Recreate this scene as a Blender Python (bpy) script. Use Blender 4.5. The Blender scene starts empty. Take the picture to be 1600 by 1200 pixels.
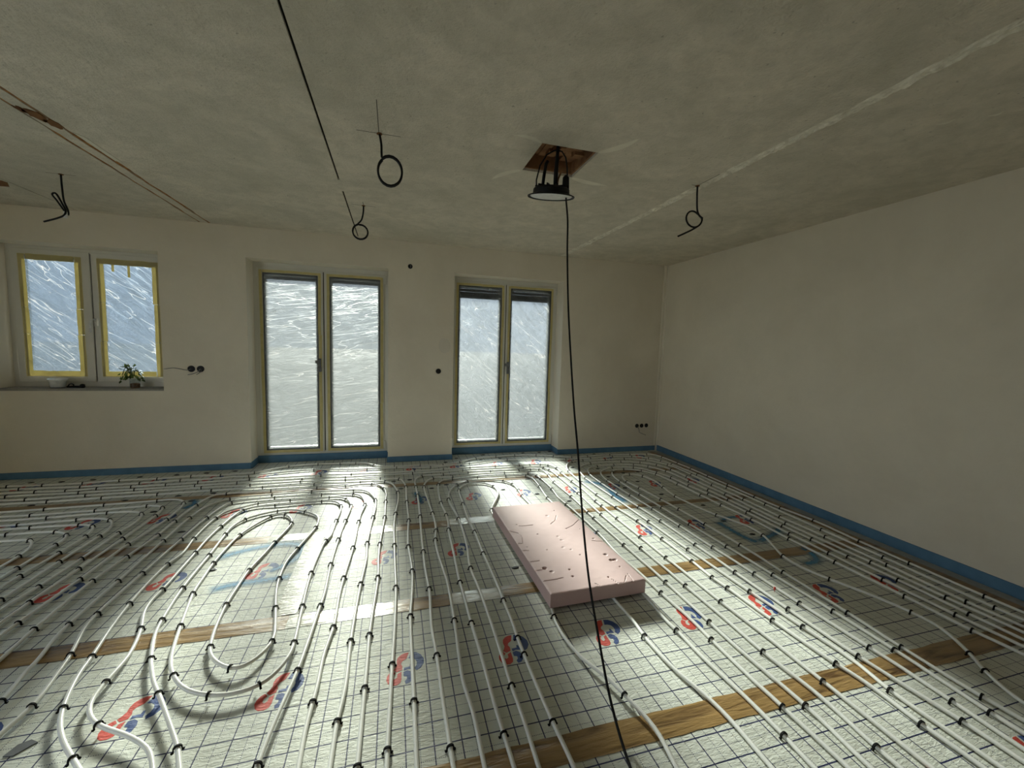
import bpy, bmesh, math, random
from mathutils import Vector, Matrix, noise

random.seed(7)
scene = bpy.context.scene
C = scene.collection

# ------------------------------------------------------------------ camera, sky, sun, exposure
cam_d = bpy.data.cameras.new('camera')
cam_d.sensor_width = 36.0
cam_d.lens = 650.16 * 36.0 / 1600.0
cam_d.clip_start = 0.05
cam = bpy.data.objects.new('camera', cam_d)
C.objects.link(cam)
_r = Vector((0.9618396, -0.2720185, 0.0295053))
_u = Vector((-0.0034179, 0.0958820, 0.9953868))
_f = Vector((0.2735926, 0.9575033, -0.0912934))
cam.matrix_world = Matrix(((_r.x, _u.x, -_f.x, 0.0), (_r.y, _u.y, -_f.y, 0.0),
                           (_r.z, _u.z, -_f.z, 1.445), (0, 0, 0, 1)))
scene.camera = cam

SUN_ELEV = math.radians(23.0)
world = bpy.data.worlds.new('sky')
scene.world = world
world.use_nodes = True
wn = world.node_tree.nodes
wl = world.node_tree.links
bg = wn['Background']
tcw = wn.new('ShaderNodeTexCoord')
sepw = wn.new('ShaderNodeSeparateXYZ')
rampw = wn.new('ShaderNodeValToRGB')
rampw.color_ramp.elements[0].position = 0.0
rampw.color_ramp.elements[0].color = (0.77, 0.80, 0.83, 1)
rampw.color_ramp.elements[1].position = 0.75
rampw.color_ramp.elements[1].color = (0.36, 0.48, 0.70, 1)
wl.new(tcw.outputs['Generated'], sepw.inputs[0])
wl.new(sepw.outputs[2], rampw.inputs[0])
wl.new(rampw.outputs[0], bg.inputs[0])
bg.inputs[1].default_value = 1.05

sun_d = bpy.data.lights.new('sun', 'SUN')
sun_d.energy = 25.0
sun_d.angle = math.radians(9.0)
sun_d.color = (1.0, 0.945, 0.82)
sun = bpy.data.objects.new('sun', sun_d)
C.objects.link(sun)
sun.location = (0.4, 14, 7)
sun.rotation_euler = Vector((0.045, -math.cos(SUN_ELEV), -math.sin(SUN_ELEV))).to_track_quat('-Z', 'Y').to_euler()

scene.view_settings.view_transform = 'Standard'
scene.view_settings.look = 'None'
scene.view_settings.gamma = 1.0
scene.view_settings.use_curve_mapping = False
scene.view_settings.exposure = 2.08
scene.cycles.max_bounces = 14
scene.cycles.diffuse_bounces = 10
scene.cycles.transparent_max_bounces = 12
scene.cycles.caustics_reflective = False
scene.cycles.caustics_refractive = False
scene.cycles.sample_clamp_indirect = 4.0
scene.cycles.use_denoising = True

# ------------------------------------------------------------------ helpers
class MB:
    """collects shapes and links them as one mesh object"""
    def __init__(self):
        self.v = []
        self.f = []
    def add(self, vs, fs):
        b = len(self.v)
        self.v += [tuple(x) for x in vs]
        self.f += [tuple(b + i for i in q) for q in fs]
        return self
    def box(self, x0, x1, y0, y1, z0, z1):
        return self.add([(x0, y0, z0), (x1, y0, z0), (x1, y1, z0), (x0, y1, z0),
                         (x0, y0, z1), (x1, y0, z1), (x1, y1, z1), (x0, y1, z1)],
                        [(0, 3, 2, 1), (4, 5, 6, 7), (0, 1, 5, 4), (1, 2, 6, 5), (2, 3, 7, 6), (3, 0, 4, 7)])
    def prism(self, poly, z0, z1):
        n = len(poly)
        return self.add([(x, y, z0) for x, y in poly] + [(x, y, z1) for x, y in poly],
                        [tuple(range(n))[::-1], tuple(range(n, 2 * n))] +
                        [(i, (i + 1) % n, n + (i + 1) % n, n + i) for i in range(n)])
    def tube(self, pts, r, sides=8, cap=True, flat=None):
        pts = [Vector(p) for p in pts]
        n = len(pts)
        rs = r if isinstance(r, (list, tuple)) else [r] * n
        up = Vector((0, 0, 1))
        ring = []
        px = None
        for i, p in enumerate(pts):
            t = (pts[min(i + 1, n - 1)] - pts[max(i - 1, 0)])
            if t.length < 1e-9:
                t = Vector((0, 0, 1))
            t.normalize()
            if px is None:
                a = up if abs(t.z) < 0.9 else Vector((1, 0, 0))
                sx = t.cross(a).normalized()
            else:
                sx = (px - t * px.dot(t))
                sx = sx.normalized() if sx.length > 1e-6 else t.cross(up).normalized()
            sy = t.cross(sx)
            px = sx
            ring.append([p + (sx * math.cos(2 * math.pi * k / sides) + sy * math.sin(2 * math.pi * k / sides)) * rs[i]
                         for k in range(sides)])
        vs = [q for rr in ring for q in rr]
        fs = []
        for i in range(n - 1):
            for k in range(sides):
                k2 = (k + 1) % sides
                fs.append((i * sides + k, i * sides + k2, (i + 1) * sides + k2, (i + 1) * sides + k))
        if cap:
            fs.append(tuple(range(sides))[::-1])
            fs.append(tuple((n - 1) * sides + k for k in range(sides)))
        return self.add(vs, fs)
    def lathe(self, prof, cx=0, cy=0, n=24):
        vs = []
        for r, z in prof:
            for k in range(n):
                a = 2 * math.pi * k / n
                vs.append((cx + r * math.cos(a), cy + r * math.sin(a), z))
        fs = []
        for i in range(len(prof) - 1):
            for k in range(n):
                k2 = (k + 1) % n
                fs.append((i * n + k, i * n + k2, (i + 1) * n + k2, (i + 1) * n + k))
        fs.append(tuple(range(n))[::-1])
        fs.append(tuple((len(prof) - 1) * n + k for k in range(n)))
        return self.add(vs, fs)
    def mesh(self, name, mat, smooth=False):
        me = bpy.data.meshes.new(name)
        me.from_pydata(self.v, [], self.f)
        me.materials.append(mat)
        if smooth:
            for q in me.polygons:
                q.use_smooth = True
        me.update()
        return me
    def build(self, name, mat, parent=None, smooth=False, loc=None):
        return link(name, self.mesh(name, mat, smooth), parent, loc)

def link(name, me, parent=None, loc=None):
    o = bpy.data.objects.new(name, me)
    C.objects.link(o)
    if loc is not None:
        o.location = loc
    if parent is not None:
        o.parent = parent
    return o

def empty(name, loc=(0, 0, 0)):
    return link(name, None, None, loc)

def tag(o, label, cat, group=None, kind=None):
    o['label'] = label
    o['category'] = cat
    if group:
        o['group'] = group
    if kind:
        o['kind'] = kind
    return o

def structure(o, label, cat):
    return tag(o, label, cat, None, 'structure')

# ------------------------------------------------------------------ materials
class NT:
    def __init__(self, name):
        self.m = bpy.data.materials.new(name)
        self.m.use_nodes = True
        self.n = self.m.node_tree.nodes
        self.l = self.m.node_tree.links
        self.p = self.n['Principled BSDF']
        self.out = self.n['Material Output']
    def node(self, t, **kw):
        nd = self.n.new(t)
        for k, v in kw.items():
            setattr(nd, k, v)
        return nd
    def put(self, a, b):
        if isinstance(a, (int, float)):
            b.default_value = a
        elif isinstance(a, tuple):
            b.default_value = a
        else:
            self.l.new(a, b)
    def math(self, op, a, b=None, c=None):
        nd = self.node('ShaderNodeMath', operation=op)
        self.put(a, nd.inputs[0])
        if b is not None:
            self.put(b, nd.inputs[1])
        if c is not None:
            self.put(c, nd.inputs[2])
        return nd.outputs[0]
    def coords(self, kind='Object', scale=(1, 1, 1), rot=(0, 0, 0)):
        tc = self.node('ShaderNodeTexCoord')
        src = tc.outputs[kind]
        if any(rot):                       # turn first, then stretch
            mr = self.node('ShaderNodeMapping')
            mr.inputs['Rotation'].default_value = rot
            self.l.new(src, mr.inputs[0])
            src = mr.outputs[0]
        mp = self.node('ShaderNodeMapping')
        mp.inputs['Scale'].default_value = scale
        self.l.new(src, mp.inputs[0])
        return mp.outputs[0]
    def noise(self, vec, scale, detail=4, rough=0.55, dist=0.0):
        nd = self.node('ShaderNodeTexNoise')
        nd.inputs['Scale'].default_value = scale
        nd.inputs['Detail'].default_value = detail
        nd.inputs['Roughness'].default_value = rough
        nd.inputs['Distortion'].default_value = dist
        self.l.new(vec, nd.inputs['Vector'])
        return nd.outputs[0]
    def ramp(self, fac, stops):
        nd = self.node('ShaderNodeValToRGB')
        e = nd.color_ramp.elements
        e[0].position, e[0].color = stops[0][0], (*stops[0][1], 1)
        e[1].position, e[1].color = stops[-1][0], (*stops[-1][1], 1)
        for pos, col in stops[1:-1]:
            q = e.new(pos)
            q.color = (*col, 1)
        self.l.new(fac, nd.inputs[0])
        return nd.outputs[0]
    def mix(self, fac, a, b):
        nd = self.node('ShaderNodeMix', data_type='RGBA')
        self.put(fac, nd.inputs[0])
        self.put((*a, 1) if isinstance(a, tuple) else a, nd.inputs[6])
        self.put((*b, 1) if isinstance(b, tuple) else b, nd.inputs[7])
        return nd.outputs[2]
    def bump(self, h, strength, dist):
        nd = self.node('ShaderNodeBump')
        nd.inputs['Strength'].default_value = strength
        nd.inputs['Distance'].default_value = dist
        self.l.new(h, nd.inputs['Height'])
        self.l.new(nd.outputs[0], self.p.inputs['Normal'])
        return nd.outputs[0]
    def base(self, col, rough=0.6, spec=0.3, metal=0.0):
        self.put((*col, 1) if isinstance(col, tuple) else col, self.p.inputs['Base Color'])
        self.put(rough, self.p.inputs['Roughness'])
        self.p.inputs['Specular IOR Level'].default_value = spec
        self.p.inputs['Metallic'].default_value = metal
        return self.m

def plain(name, col, rough=0.6, spec=0.3, metal=0.0, var=0.12, scale=30):
    t = NT(name)
    n = t.noise(t.coords(), scale, 3)
    c = t.ramp(n, [(0.3, tuple(v * (1 - var) for v in col)), (0.7, tuple(min(1, v * (1 + var)) for v in col))])
    return t.base(c, rough, spec, metal)

def plaster_mat(name, col, dark, mott=1.3):
    t = NT(name)
    v = t.coords()
    a = t.noise(v, mott, 6, 0.6, 0.6)
    b = t.noise(v, 14, 5, 0.65)
    base = t.ramp(a, [(0.32, dark), (0.68, col)])
    c = t.mix(t.math('MULTIPLY', b, 0.25), base, tuple(q * 0.72 for q in col))
    t.base(c, 0.9, 0.12)
    h = t.math('ADD', t.math('MULTIPLY', t.noise(v, 5, 6, 0.6), 0.6), t.math('MULTIPLY', t.noise(v, 55, 3), 0.25))
    t.bump(h, 0.35, 0.012)
    return t.m

M = {}
M['plaster'] = plaster_mat('wall plaster', (0.775, 0.72, 0.605), (0.70, 0.645, 0.535))

def ceiling_mat():
    t = NT('concrete ceiling')
    v = t.coords()
    a = t.noise(v, 1.6, 7, 0.62, 0.8)
    b = t.noise(v, 9, 6, 0.7, 0.4)
    base = t.ramp(a, [(0.3, (0.55, 0.515, 0.42)), (0.5, (0.65, 0.60, 0.50)), (0.7, (0.73, 0.665, 0.55))])
    c = t.mix(t.ramp(b, [(0.35, (0.5, 0.5, 0.5)), (0.6, (0, 0, 0))]), base, (0.46, 0.43, 0.35))
    vo = t.noise(v, 42, 2, 0.5)
    sp = t.ramp(vo, [(0.24, (0.8, 0.8, 0.8)), (0.31, (0, 0, 0))])
    c = t.mix(sp, c, (0.36, 0.33, 0.27))
    t.base(c, 0.93, 0.1)
    h = t.math('ADD', t.noise(v, 7, 7, 0.65), t.math('MULTIPLY', t.noise(v, 60, 3), 0.5))
    t.bump(h, 0.8, 0.016)
    return t.m
M['ceiling'] = ceiling_mat()
M['white_plaster'] = plaster_mat('pale filler plaster', (0.80, 0.76, 0.64), (0.66, 0.62, 0.51), 6)
M['ridge'] = plaster_mat('crumbly filler ridge', (0.90, 0.86, 0.74), (0.55, 0.51, 0.41), 16)  # light and dark crumbs contrasted in colour to replace missing raking light
M['damp_plaster'] = plaster_mat('damp plaster', (0.715, 0.67, 0.578), (0.65, 0.605, 0.515))
M['rust'] = plaster_mat('rust brown joint', (0.26, 0.13, 0.055), (0.12, 0.055, 0.028), 9)
M['clay'] = plaster_mat('raw clay brick', (0.36, 0.20, 0.10), (0.15, 0.075, 0.04), 8)
M['black_gap'] = plain('black joint', (0.012, 0.011, 0.009), 0.9, 0.1)
def rust_line_mat():
    t = NT('rusty joint line')
    a = t.noise(t.coords(scale=(1, 2.2, 1)), 1.0, 3, 0.6)
    b = t.noise(t.coords(), 30, 4, 0.7)
    f = t.ramp(a, [(0.40, (0, 0, 0)), (0.55, (1, 1, 1))])
    rust = t.ramp(b, [(0.35, (0.17, 0.07, 0.03)), (0.65, (0.46, 0.22, 0.07))])
    return t.base(t.mix(f, (0.22, 0.18, 0.13), rust), 0.95, 0.1)
M['rust_line'] = rust_line_mat()
M['concrete'] = plain('screed concrete', (0.30, 0.28, 0.25), 0.9, 0.1)

def panel_mat():
    t = NT('insulation foil with printed grid')
    tc = t.node('ShaderNodeTexCoord')
    sep = t.node('ShaderNodeSeparateXYZ')
    t.l.new(tc.outputs['Object'], sep.inputs[0])
    X, Y = sep.outputs[0], sep.outputs[1]
    def dist(c, off):
        f = t.math('FRACT', t.math('ADD', t.math('DIVIDE', t.math('ADD', c, off), 0.1), 0.5))
        return t.math('MULTIPLY', t.math('ABSOLUTE', t.math('SUBTRACT', f, 0.5)), 0.1)
    def dash(c):
        return t.math('LESS_THAN', t.math('FRACT', t.math('DIVIDE', c, 0.007)), 0.55)
    solid = t.math('MAXIMUM', t.math('LESS_THAN', dist(X, 0.0), 0.0023), t.math('LESS_THAN', dist(Y, 0.0), 0.0026))
    dx = t.math('MULTIPLY', t.math('LESS_THAN', dist(X, 0.05), 0.0013), dash(Y))
    dy = t.math('MULTIPLY', t.math('LESS_THAN', dist(Y, 0.05), 0.0013), dash(X))
    v = t.coords()
    n = t.noise(v, 2.2, 4)
    base = t.ramp(n, [(0.35, (0.60, 0.615, 0.545)), (0.65, (0.68, 0.695, 0.62))])
    fleck = t.ramp(t.noise(v, 38, 2, 0.5), [(0.24, (0.7, 0.7, 0.7)), (0.27, (0, 0, 0))])
    base = t.mix(fleck, base, (0.16, 0.16, 0.17))
    c = t.mix(t.math('MAXIMUM', dx, dy), base, (0.06, 0.065, 0.12))
    c = t.mix(solid, c, (0.018, 0.022, 0.075))
    t.base(c, 0.55, 0.28)
    w1 = t.noise(t.coords(scale=(32, 95, 1)), 1.0, 4, 0.6, 0.6)
    w2 = t.noise(t.coords(scale=(5, 7, 1)), 1.0, 3, 0.5)
    t.bump(t.math('ADD', t.math('MULTIPLY', w1, 0.5), t.math('MULTIPLY', w2, 0.9)), 0.75, 0.010)
    return t.m
M['panel'] = panel_mat()

def tape_mat(name, col, dark, rough, trans=0.0):
    t = NT(name)
    v = t.coords(scale=(2.0, 22, 1))
    n = t.noise(v, 1.0, 5, 0.6, 1.2)
    c = t.ramp(n, [(0.36, dark), (0.52, col), (0.72, tuple(min(1, q * 1.25) for q in col))])
    t.base(c, rough, 0.5)
    t.bump(t.math('ADD', n, t.math('MULTIPLY', t.noise(t.coords(scale=(14, 60, 1)), 1.0, 4), 0.5)), 0.6, 0.008)
    return t.m
M['brown_tape'] = tape_mat('brown packing tape', (0.31, 0.195, 0.075), (0.12, 0.065, 0.025), 0.30)
M['clear_glare_tape'] = tape_mat('clear tape with painted glare', (0.60, 0.58, 0.50), (0.46, 0.43, 0.34), 0.20)  # pale tone mostly stands for glare on the seam tape, painted into the colour
def print_mat(name, a, b):
    t = NT(name)
    t.base(t.ramp(t.noise(t.coords(), 40, 3), [(0.35, a), (0.65, b)]), 0.55, 0.28)
    w1 = t.noise(t.coords(scale=(32, 95, 1)), 1.0, 4, 0.6, 0.6)
    w2 = t.noise(t.coords(scale=(5, 7, 1)), 1.0, 3, 0.5)
    t.bump(t.math('ADD', t.math('MULTIPLY', w1, 0.5), t.math('MULTIPLY', w2, 0.9)), 0.75, 0.010)
    return t.m
M['print_white'] = print_mat('print ground', (0.61, 0.625, 0.555), (0.65, 0.665, 0.59))
M['print_red'] = print_mat('red print', (0.55, 0.07, 0.05), (0.63, 0.085, 0.06))
M['print_blue'] = print_mat('blue print', (0.04, 0.075, 0.21), (0.05, 0.09, 0.25))
M['pipe'] = plain('white heating pipe plastic', (0.82, 0.82, 0.77), 0.34, 0.5, var=0.04, scale=4)
M['black_plastic'] = plain('black plastic', (0.007, 0.007, 0.008), 0.5, 0.25)
M['clip'] = plain('black clip plastic', (0.004, 0.004, 0.004), 0.7, 0.12)
M['blue_foam'] = plain('blue edge foam', (0.10, 0.205, 0.32), 0.7, 0.2, var=0.12, scale=9)
M['grey_foil'] = plain('grey foil apron', (0.34, 0.35, 0.34), 0.45, 0.4)
M['pvc'] = plain('white window plastic', (0.66, 0.65, 0.60), 0.35, 0.4, var=0.03, scale=3)
M['dark_gasket'] = plain('dark gasket', (0.03, 0.03, 0.03), 0.7, 0.2)
M['shutter'] = plain('dark shutter slat', (0.035, 0.036, 0.038), 0.5, 0.3)
M['handle'] = plain('grey handle', (0.16, 0.165, 0.17), 0.4, 0.4)
M['white_plastic'] = plain('white plastic', (0.7, 0.7, 0.68), 0.35, 0.4)

def thin_mat(name, col, translucent, mixf, rough=0.5):
    """thin tape or leaf: reflects on one side, lets some light through"""
    t = NT(name)
    n = t.noise(t.coords(), 18, 4)
    c = t.ramp(n, [(0.3, tuple(q * 0.85 for q in col)), (0.7, col)])
    t.base(c, rough, 0.3)
    tr = t.node('ShaderNodeBsdfTranslucent')
    tr.inputs[0].default_value = (*translucent, 1)
    mx = t.node('ShaderNodeMixShader')
    mx.inputs[0].default_value = mixf
    t.l.new(t.p.outputs[0], mx.inputs[1])
    t.l.new(tr.outputs[0], mx.inputs[2])
    t.l.new(mx.outputs[0], t.out.inputs[0])
    return t.m
M['masking_tape'] = thin_mat('yellow masking tape', (0.70, 0.61, 0.29), (0.55, 0.46, 0.22), 0.15)
M['lit_tape'] = thin_mat('backlit yellow masking tape', (0.72, 0.65, 0.36), (0.62, 0.53, 0.27), 0.5)  # window copy of the tape, made paler and more translucent to look backlit
M['leaf'] = thin_mat('green leaf', (0.035, 0.06, 0.015), (0.10, 0.13, 0.02), 0.25)

def glass_mat():
    t = NT('window glass')
    tr = t.node('ShaderNodeBsdfTransparent')
    tr.inputs[0].default_value = (0.90, 0.93, 0.93, 1)
    gl = t.node('ShaderNodeBsdfGlossy')
    gl.inputs['Roughness'].default_value = 0.05
    mx = t.node('ShaderNodeMixShader')
    mx.inputs[0].default_value = 0.06
    t.l.new(tr.outputs[0], mx.inputs[1])
    t.l.new(gl.outputs[0], mx.inputs[2])
    t.l.new(mx.outputs[0], t.out.inputs[0])
    return t.m
M['glass'] = glass_mat()

def film_mat(name, haze, clear, view, back, streak_rot, streak_amt, wave, crease):
    """crumpled masking film: some light passes straight, some blurred, some is scattered"""
    t = NT(name)
    n1 = t.noise(t.coords(rot=(0, streak_rot, 0), scale=(1.6, 1, 11)), 1.0, 5, 0.55, 1.5)
    st = t.ramp(n1, [(0.52, (0, 0, 0)), (0.72, (1, 1, 1))])
    n2 = t.noise(t.coords(scale=wave), 1.0, 7, 0.68, 1.6)
    cr = t.ramp(n2, [(0.34, (0, 0, 0)), (0.70, (1, 1, 1))])
    n3 = t.noise(t.coords(rot=(0, streak_rot * 0.8, 0), scale=(1.1, 1, 9)), 1.0, 3, 0.5, 1.2)
    ln = t.ramp(t.math('ABSOLUTE', t.math('SUBTRACT', n3, 0.5)), [(0.0, (1, 1, 1)), (0.010, (0, 0, 0))])
    fac = t.math('ADD', haze, t.math('ADD', t.math('MULTIPLY', st, streak_amt), t.math('MULTIPLY', cr, 0.26)))
    fac = t.math('MINIMUM', fac, 0.97)
    tr = t.node('ShaderNodeBsdfTransparent')
    tr.inputs[0].default_value = (*clear, 1)
    rf = t.node('ShaderNodeBsdfRefraction')
    rf.inputs['Color'].default_value = (*view, 1)
    rf.inputs['Roughness'].default_value = 0.75
    rf.inputs['IOR'].default_value = 1.25
    ts = t.node('ShaderNodeBsdfTranslucent')
    ts.inputs[0].default_value = (*back, 1)
    df = t.node('ShaderNodeBsdfDiffuse')
    df.inputs[0].default_value = (0.42, 0.44, 0.44, 1)
    gl = t.node('ShaderNodeBsdfGlossy')
    gl.inputs['Roughness'].default_value = 0.25
    bp = t.node('ShaderNodeBump')
    bp.inputs['Strength'].default_value = 0.6
    bp.inputs['Distance'].default_value = 0.03
    t.l.new(t.math('ADD', t.math('ADD', n1, n2), t.math('MULTIPLY', ln, 0.3)), bp.inputs['Height'])
    for s in (ts, df, gl, rf):
        t.l.new(bp.outputs[0], s.inputs['Normal'])
    mA = t.node('ShaderNodeMixShader')
    mA.inputs[0].default_value = 0.62
    t.l.new(tr.outputs[0], mA.inputs[1])
    t.l.new(rf.outputs[0], mA.inputs[2])
    m0 = t.node('ShaderNodeMixShader')
    m0.inputs[0].default_value = 0.30
    t.l.new(ts.outputs[0], m0.inputs[1])
    t.l.new(df.outputs[0], m0.inputs[2])
    m1 = t.node('ShaderNodeMixShader')
    t.l.new(fac, m1.inputs[0])
    t.l.new(mA.outputs[0], m1.inputs[1])
    t.l.new(m0.outputs[0], m1.inputs[2])
    cs = t.node('ShaderNodeBsdfTranslucent')
    cs.inputs[0].default_value = (crease, crease, crease, 1)
    m3 = t.node('ShaderNodeMixShader')
    t.l.new(t.math('MULTIPLY', ln, t.math('MULTIPLY', cr, 0.9)), m3.inputs[0])
    t.l.new(m1.outputs[0], m3.inputs[1])
    t.l.new(cs.outputs[0], m3.inputs[2])
    m2 = t.node('ShaderNodeMixShader')
    m2.inputs[0].default_value = 0.04
    t.l.new(m3.outputs[0], m2.inputs[1])
    t.l.new(gl.outputs[0], m2.inputs[2])
    t.l.new(m2.outputs[0], t.out.inputs[0])
    return t.m
M['film_door'] = film_mat('white crumpled film', 0.44, (0.52, 0.545, 0.55), (0.085, 0.09, 0.092), (0.016, 0.0178, 0.0182), 0.2, 0.10, (5, 1, 10), 0.06)
M['film_door2'] = film_mat('hazy film', 0.18, (0.52, 0.55, 0.57), (0.07, 0.08, 0.085), (0.016, 0.018, 0.019), -0.8, 0.24, (5, 1, 7), 0.07)
M['film_window'] = film_mat('thin film', 0.26, (0.30, 0.36, 0.43), (0.045, 0.058, 0.074), (0.011, 0.0145, 0.0185), -0.8, 0.30, (4, 1, 5), 0.07)

def paint_mat():
    t = NT('blue spray paint')
    n = t.noise(t.coords(), 60, 4, 0.7)
    uv = t.node('ShaderNodeUVMap')
    sep = t.node('ShaderNodeSeparateXYZ')
    t.l.new(uv.outputs[0], sep.inputs[0])
    def tent(c):
        return t.math('SUBTRACT', 1.0, t.math('ABSOLUTE', t.math('MULTIPLY', t.math('SUBTRACT', c, 0.5), 2.0)))
    edge = t.math('MINIMUM', tent(sep.outputs[0]), t.math('MULTIPLY', tent(sep.outputs[1]), 4.0))
    a = t.math('MULTIPLY', t.math('MINIMUM', t.math('MULTIPLY', edge, 1.15), 1.0), t.math('MULTIPLY_ADD', n, 0.9, 0.25))
    t.base((0.05, 0.25, 0.46), 0.5, 0.3)
    t.l.new(t.math('MULTIPLY', a, 0.95), t.p.inputs['Alpha'])
    return t.m
M['paint'] = paint_mat()

def foam_mat():
    t = NT('pink foam board')
    v = t.coords()
    c = t.ramp(t.noise(v, 3, 4), [(0.35, (0.565, 0.405, 0.39)), (0.65, (0.62, 0.455, 0.435))])
    t.base(c, 0.62, 0.3)
    t.bump(t.math('ADD', t.noise(v, 120, 3), t.noise(v, 14, 4)), 0.2, 0.003)
    return t.m
M['pink_foam'] = foam_mat()
M['ground'] = plain('gravel ground', (0.080, 0.085, 0.090), 0.95, 0.1, var=0.2, scale=3)
def catmull(pts, step=0.03):
    P = [Vector(p) for p in pts]
    P = [P[0] * 2 - P[1]] + P + [P[-1] * 2 - P[-2]]
    out = []
    for i in range(1, len(P) - 2):
        p0, p1, p2, p3 = P[i - 1:i + 3]
        d1 = max((p1 - p0).length, 1e-4) ** 0.5
        d2 = max((p2 - p1).length, 1e-4) ** 0.5
        d3 = max((p3 - p2).length, 1e-4) ** 0.5
        t0, t1, t2, t3 = 0, d1, d1 + d2, d1 + d2 + d3
        n = max(1, int((p2 - p1).length / step + 0.5))
        for k in range(n):
            t = t1 + (t2 - t1) * k / n
            a1 = p0 * ((t1 - t) / (t1 - t0)) + p1 * ((t - t0) / (t1 - t0))
            a2 = p1 * ((t2 - t) / (t2 - t1)) + p2 * ((t - t1) / (t2 - t1))
            a3 = p2 * ((t3 - t) / (t3 - t2)) + p3 * ((t - t2) / (t3 - t2))
            b1 = a1 * ((t2 - t) / (t2 - t0)) + a2 * ((t - t0) / (t2 - t0))
            b2 = a2 * ((t3 - t) / (t3 - t1)) + a3 * ((t - t1) / (t3 - t1))
            out.append(b1 * ((t2 - t) / (t2 - t1)) + b2 * ((t - t1) / (t2 - t1)))
    out.append(P[-2])
    return out


# ------------------------------------------------------------------ the room shell
YB, XR, ZC = 5.137, 3.673, 2.616        # back wall plane, right wall plane, ceiling
XL, YR, YO = -4.1, -1.2, 5.52           # left wall, rear wall, outer face of the back wall
OPEN = [(-3.66, -2.305, 0.872, 2.296), (-1.52, -0.065, -0.034, 2.30), (0.705, 2.135, -0.034, 2.298)]

floor = MB().box(XL, XR, YR, YO, -0.14, -0.032).build('floor', M['concrete'])
structure(floor, 'floor laid with grid-printed white insulation sheets and brown tape', 'floor')

def panel(x0, x1, y0, y1, gx, gy):
    """one sheet of insulation; the printed grid starts at its own origin gx, gy"""
    g = 0.0015
    return MB().box(x0 - gx + g, x1 - gx - g, y0 - gy + g, y1 - gy - g, -0.032, 0.0).build(
        'insulation_sheet', M['panel'], floor, loc=(gx, gy, 0))

def logo_mesh(key, polys, z, mat):
    mb = MB()
    for poly in polys:
        mb.prism([((u - 0.5) * 0.2, (w - 0.5) * 0.2) for u, w in poly], 0.0, z)
    return mb.mesh(key, mat)
RED = [[(.63, .95), (.54, .95), (.45, .91), (.38, .83), (.355, .73), (.365, .62), (.33, .53), (.29, .47), (.36, .40),
        (.47, .44), (.48, .55), (.45, .63), (.48, .70), (.57, .76)],
       [(.27, .46), (.20, .41), (.15, .32), (.14, .22), (.18, .11), (.25, .05), (.35, .04), (.43, .09), (.455, .18),
        (.46, .40), (.37, .345), (.365, .25), (.31, .21), (.27, .25), (.28, .33), (.33, .38)]]
BLUE = [[(.68, .95), (.80, .92), (.90, .82), (.96, .68), (.95, .54), (.88, .42), (.78, .36), (.74, .44), (.79, .52),
         (.80, .62), (.77, .70), (.70, .75), (.62, .76)],
        [(.51, .50), (.64, .51), (.645, .58), (.69, .58), (.71, .42), (.60, .44), (.51, .41)],
        [(.50, .38), (.59, .41), (.67, .35), (.70, .25), (.68, .13), (.62, .05), (.54, .03), (.52, .11), (.57, .17),
         (.57, .24), (.50, .26)]]
LOGO_G = MB().box(-0.0975, 0.0975, -0.0975, 0.0975, 0.0, 0.0004).mesh('printed_emblem', M['print_white'])
LOGO_R = logo_mesh('red_letter', RED, 0.0008, M['print_red'])
LOGO_B = logo_mesh('blue_letter', BLUE, 0.0008, M['print_blue'])
def emblem(par, x, y):
    px, py, _ = par.location
    g = link('printed_emblem', LOGO_G, par, (x - px, y - py, 0))
    # letters lie on the ground patch; they belong to the same sheet
    link('emblem_letter', LOGO_R, par, (x - px, y - py, 0.0002))
    link('emblem_letter', LOGO_B, par, (x - px, y - py, 0.0002))

def emblem_row(par, xs, y):
    for x in xs:
        emblem(par, x, y)
def span(a, lo, hi, step=0.5):
    k0 = math.ceil((lo - a) / step)
    out = []
    while a + k0 * step < hi:
        out.append(a + k0 * step)
        k0 += 1
    return out

panel(XL, XR, YR, -0.74, 0.03, -1.18)
pa = panel(XL, XR, -0.74, 0.26, 0.01, -0.7)
emblem_row(pa, span(0.26, -2.0, 3.4), -0.2)
pa = panel(XL, XR, 0.26, 1.26, -0.008, 0.28)
emblem_row(pa, span(0.29, -2.2, 3.4), 0.79)
pa = panel(XL, XR, 1.26, 2.26, 0.046, 1.388)
emblem_row(pa, span(0.046, -3.0, 3.5), 1.788)
pa = panel(XL, -0.545, 2.26, 3.26, -0.79, 2.30)
emblem_row(pa, span(-0.79, -4.4, -0.6), 2.80)
pa = panel(-0.545, XR, 2.26, 3.26, -0.065, 2.30)
emblem_row(pa, span(-0.065, -0.4, 3.4), 2.81)
pa = panel(XL, XR, 3.26, 4.26, 0.23, 3.31)
emblem_row(pa, span(0.23, -3.2, 3.4), 3.81)
pa = panel(XL, XR, 4.26, YB - 0.012, 0.21, 4.34)
emblem_row(pa, span(0.21, -3.3, 3.4), 4.84)
panel(-1.508, -0.077, YB - 0.009, 5.346, 0.21, 4.34)
panel(0.717, 2.123, YB - 0.009, 5.346, 0.21, 4.34)

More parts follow.
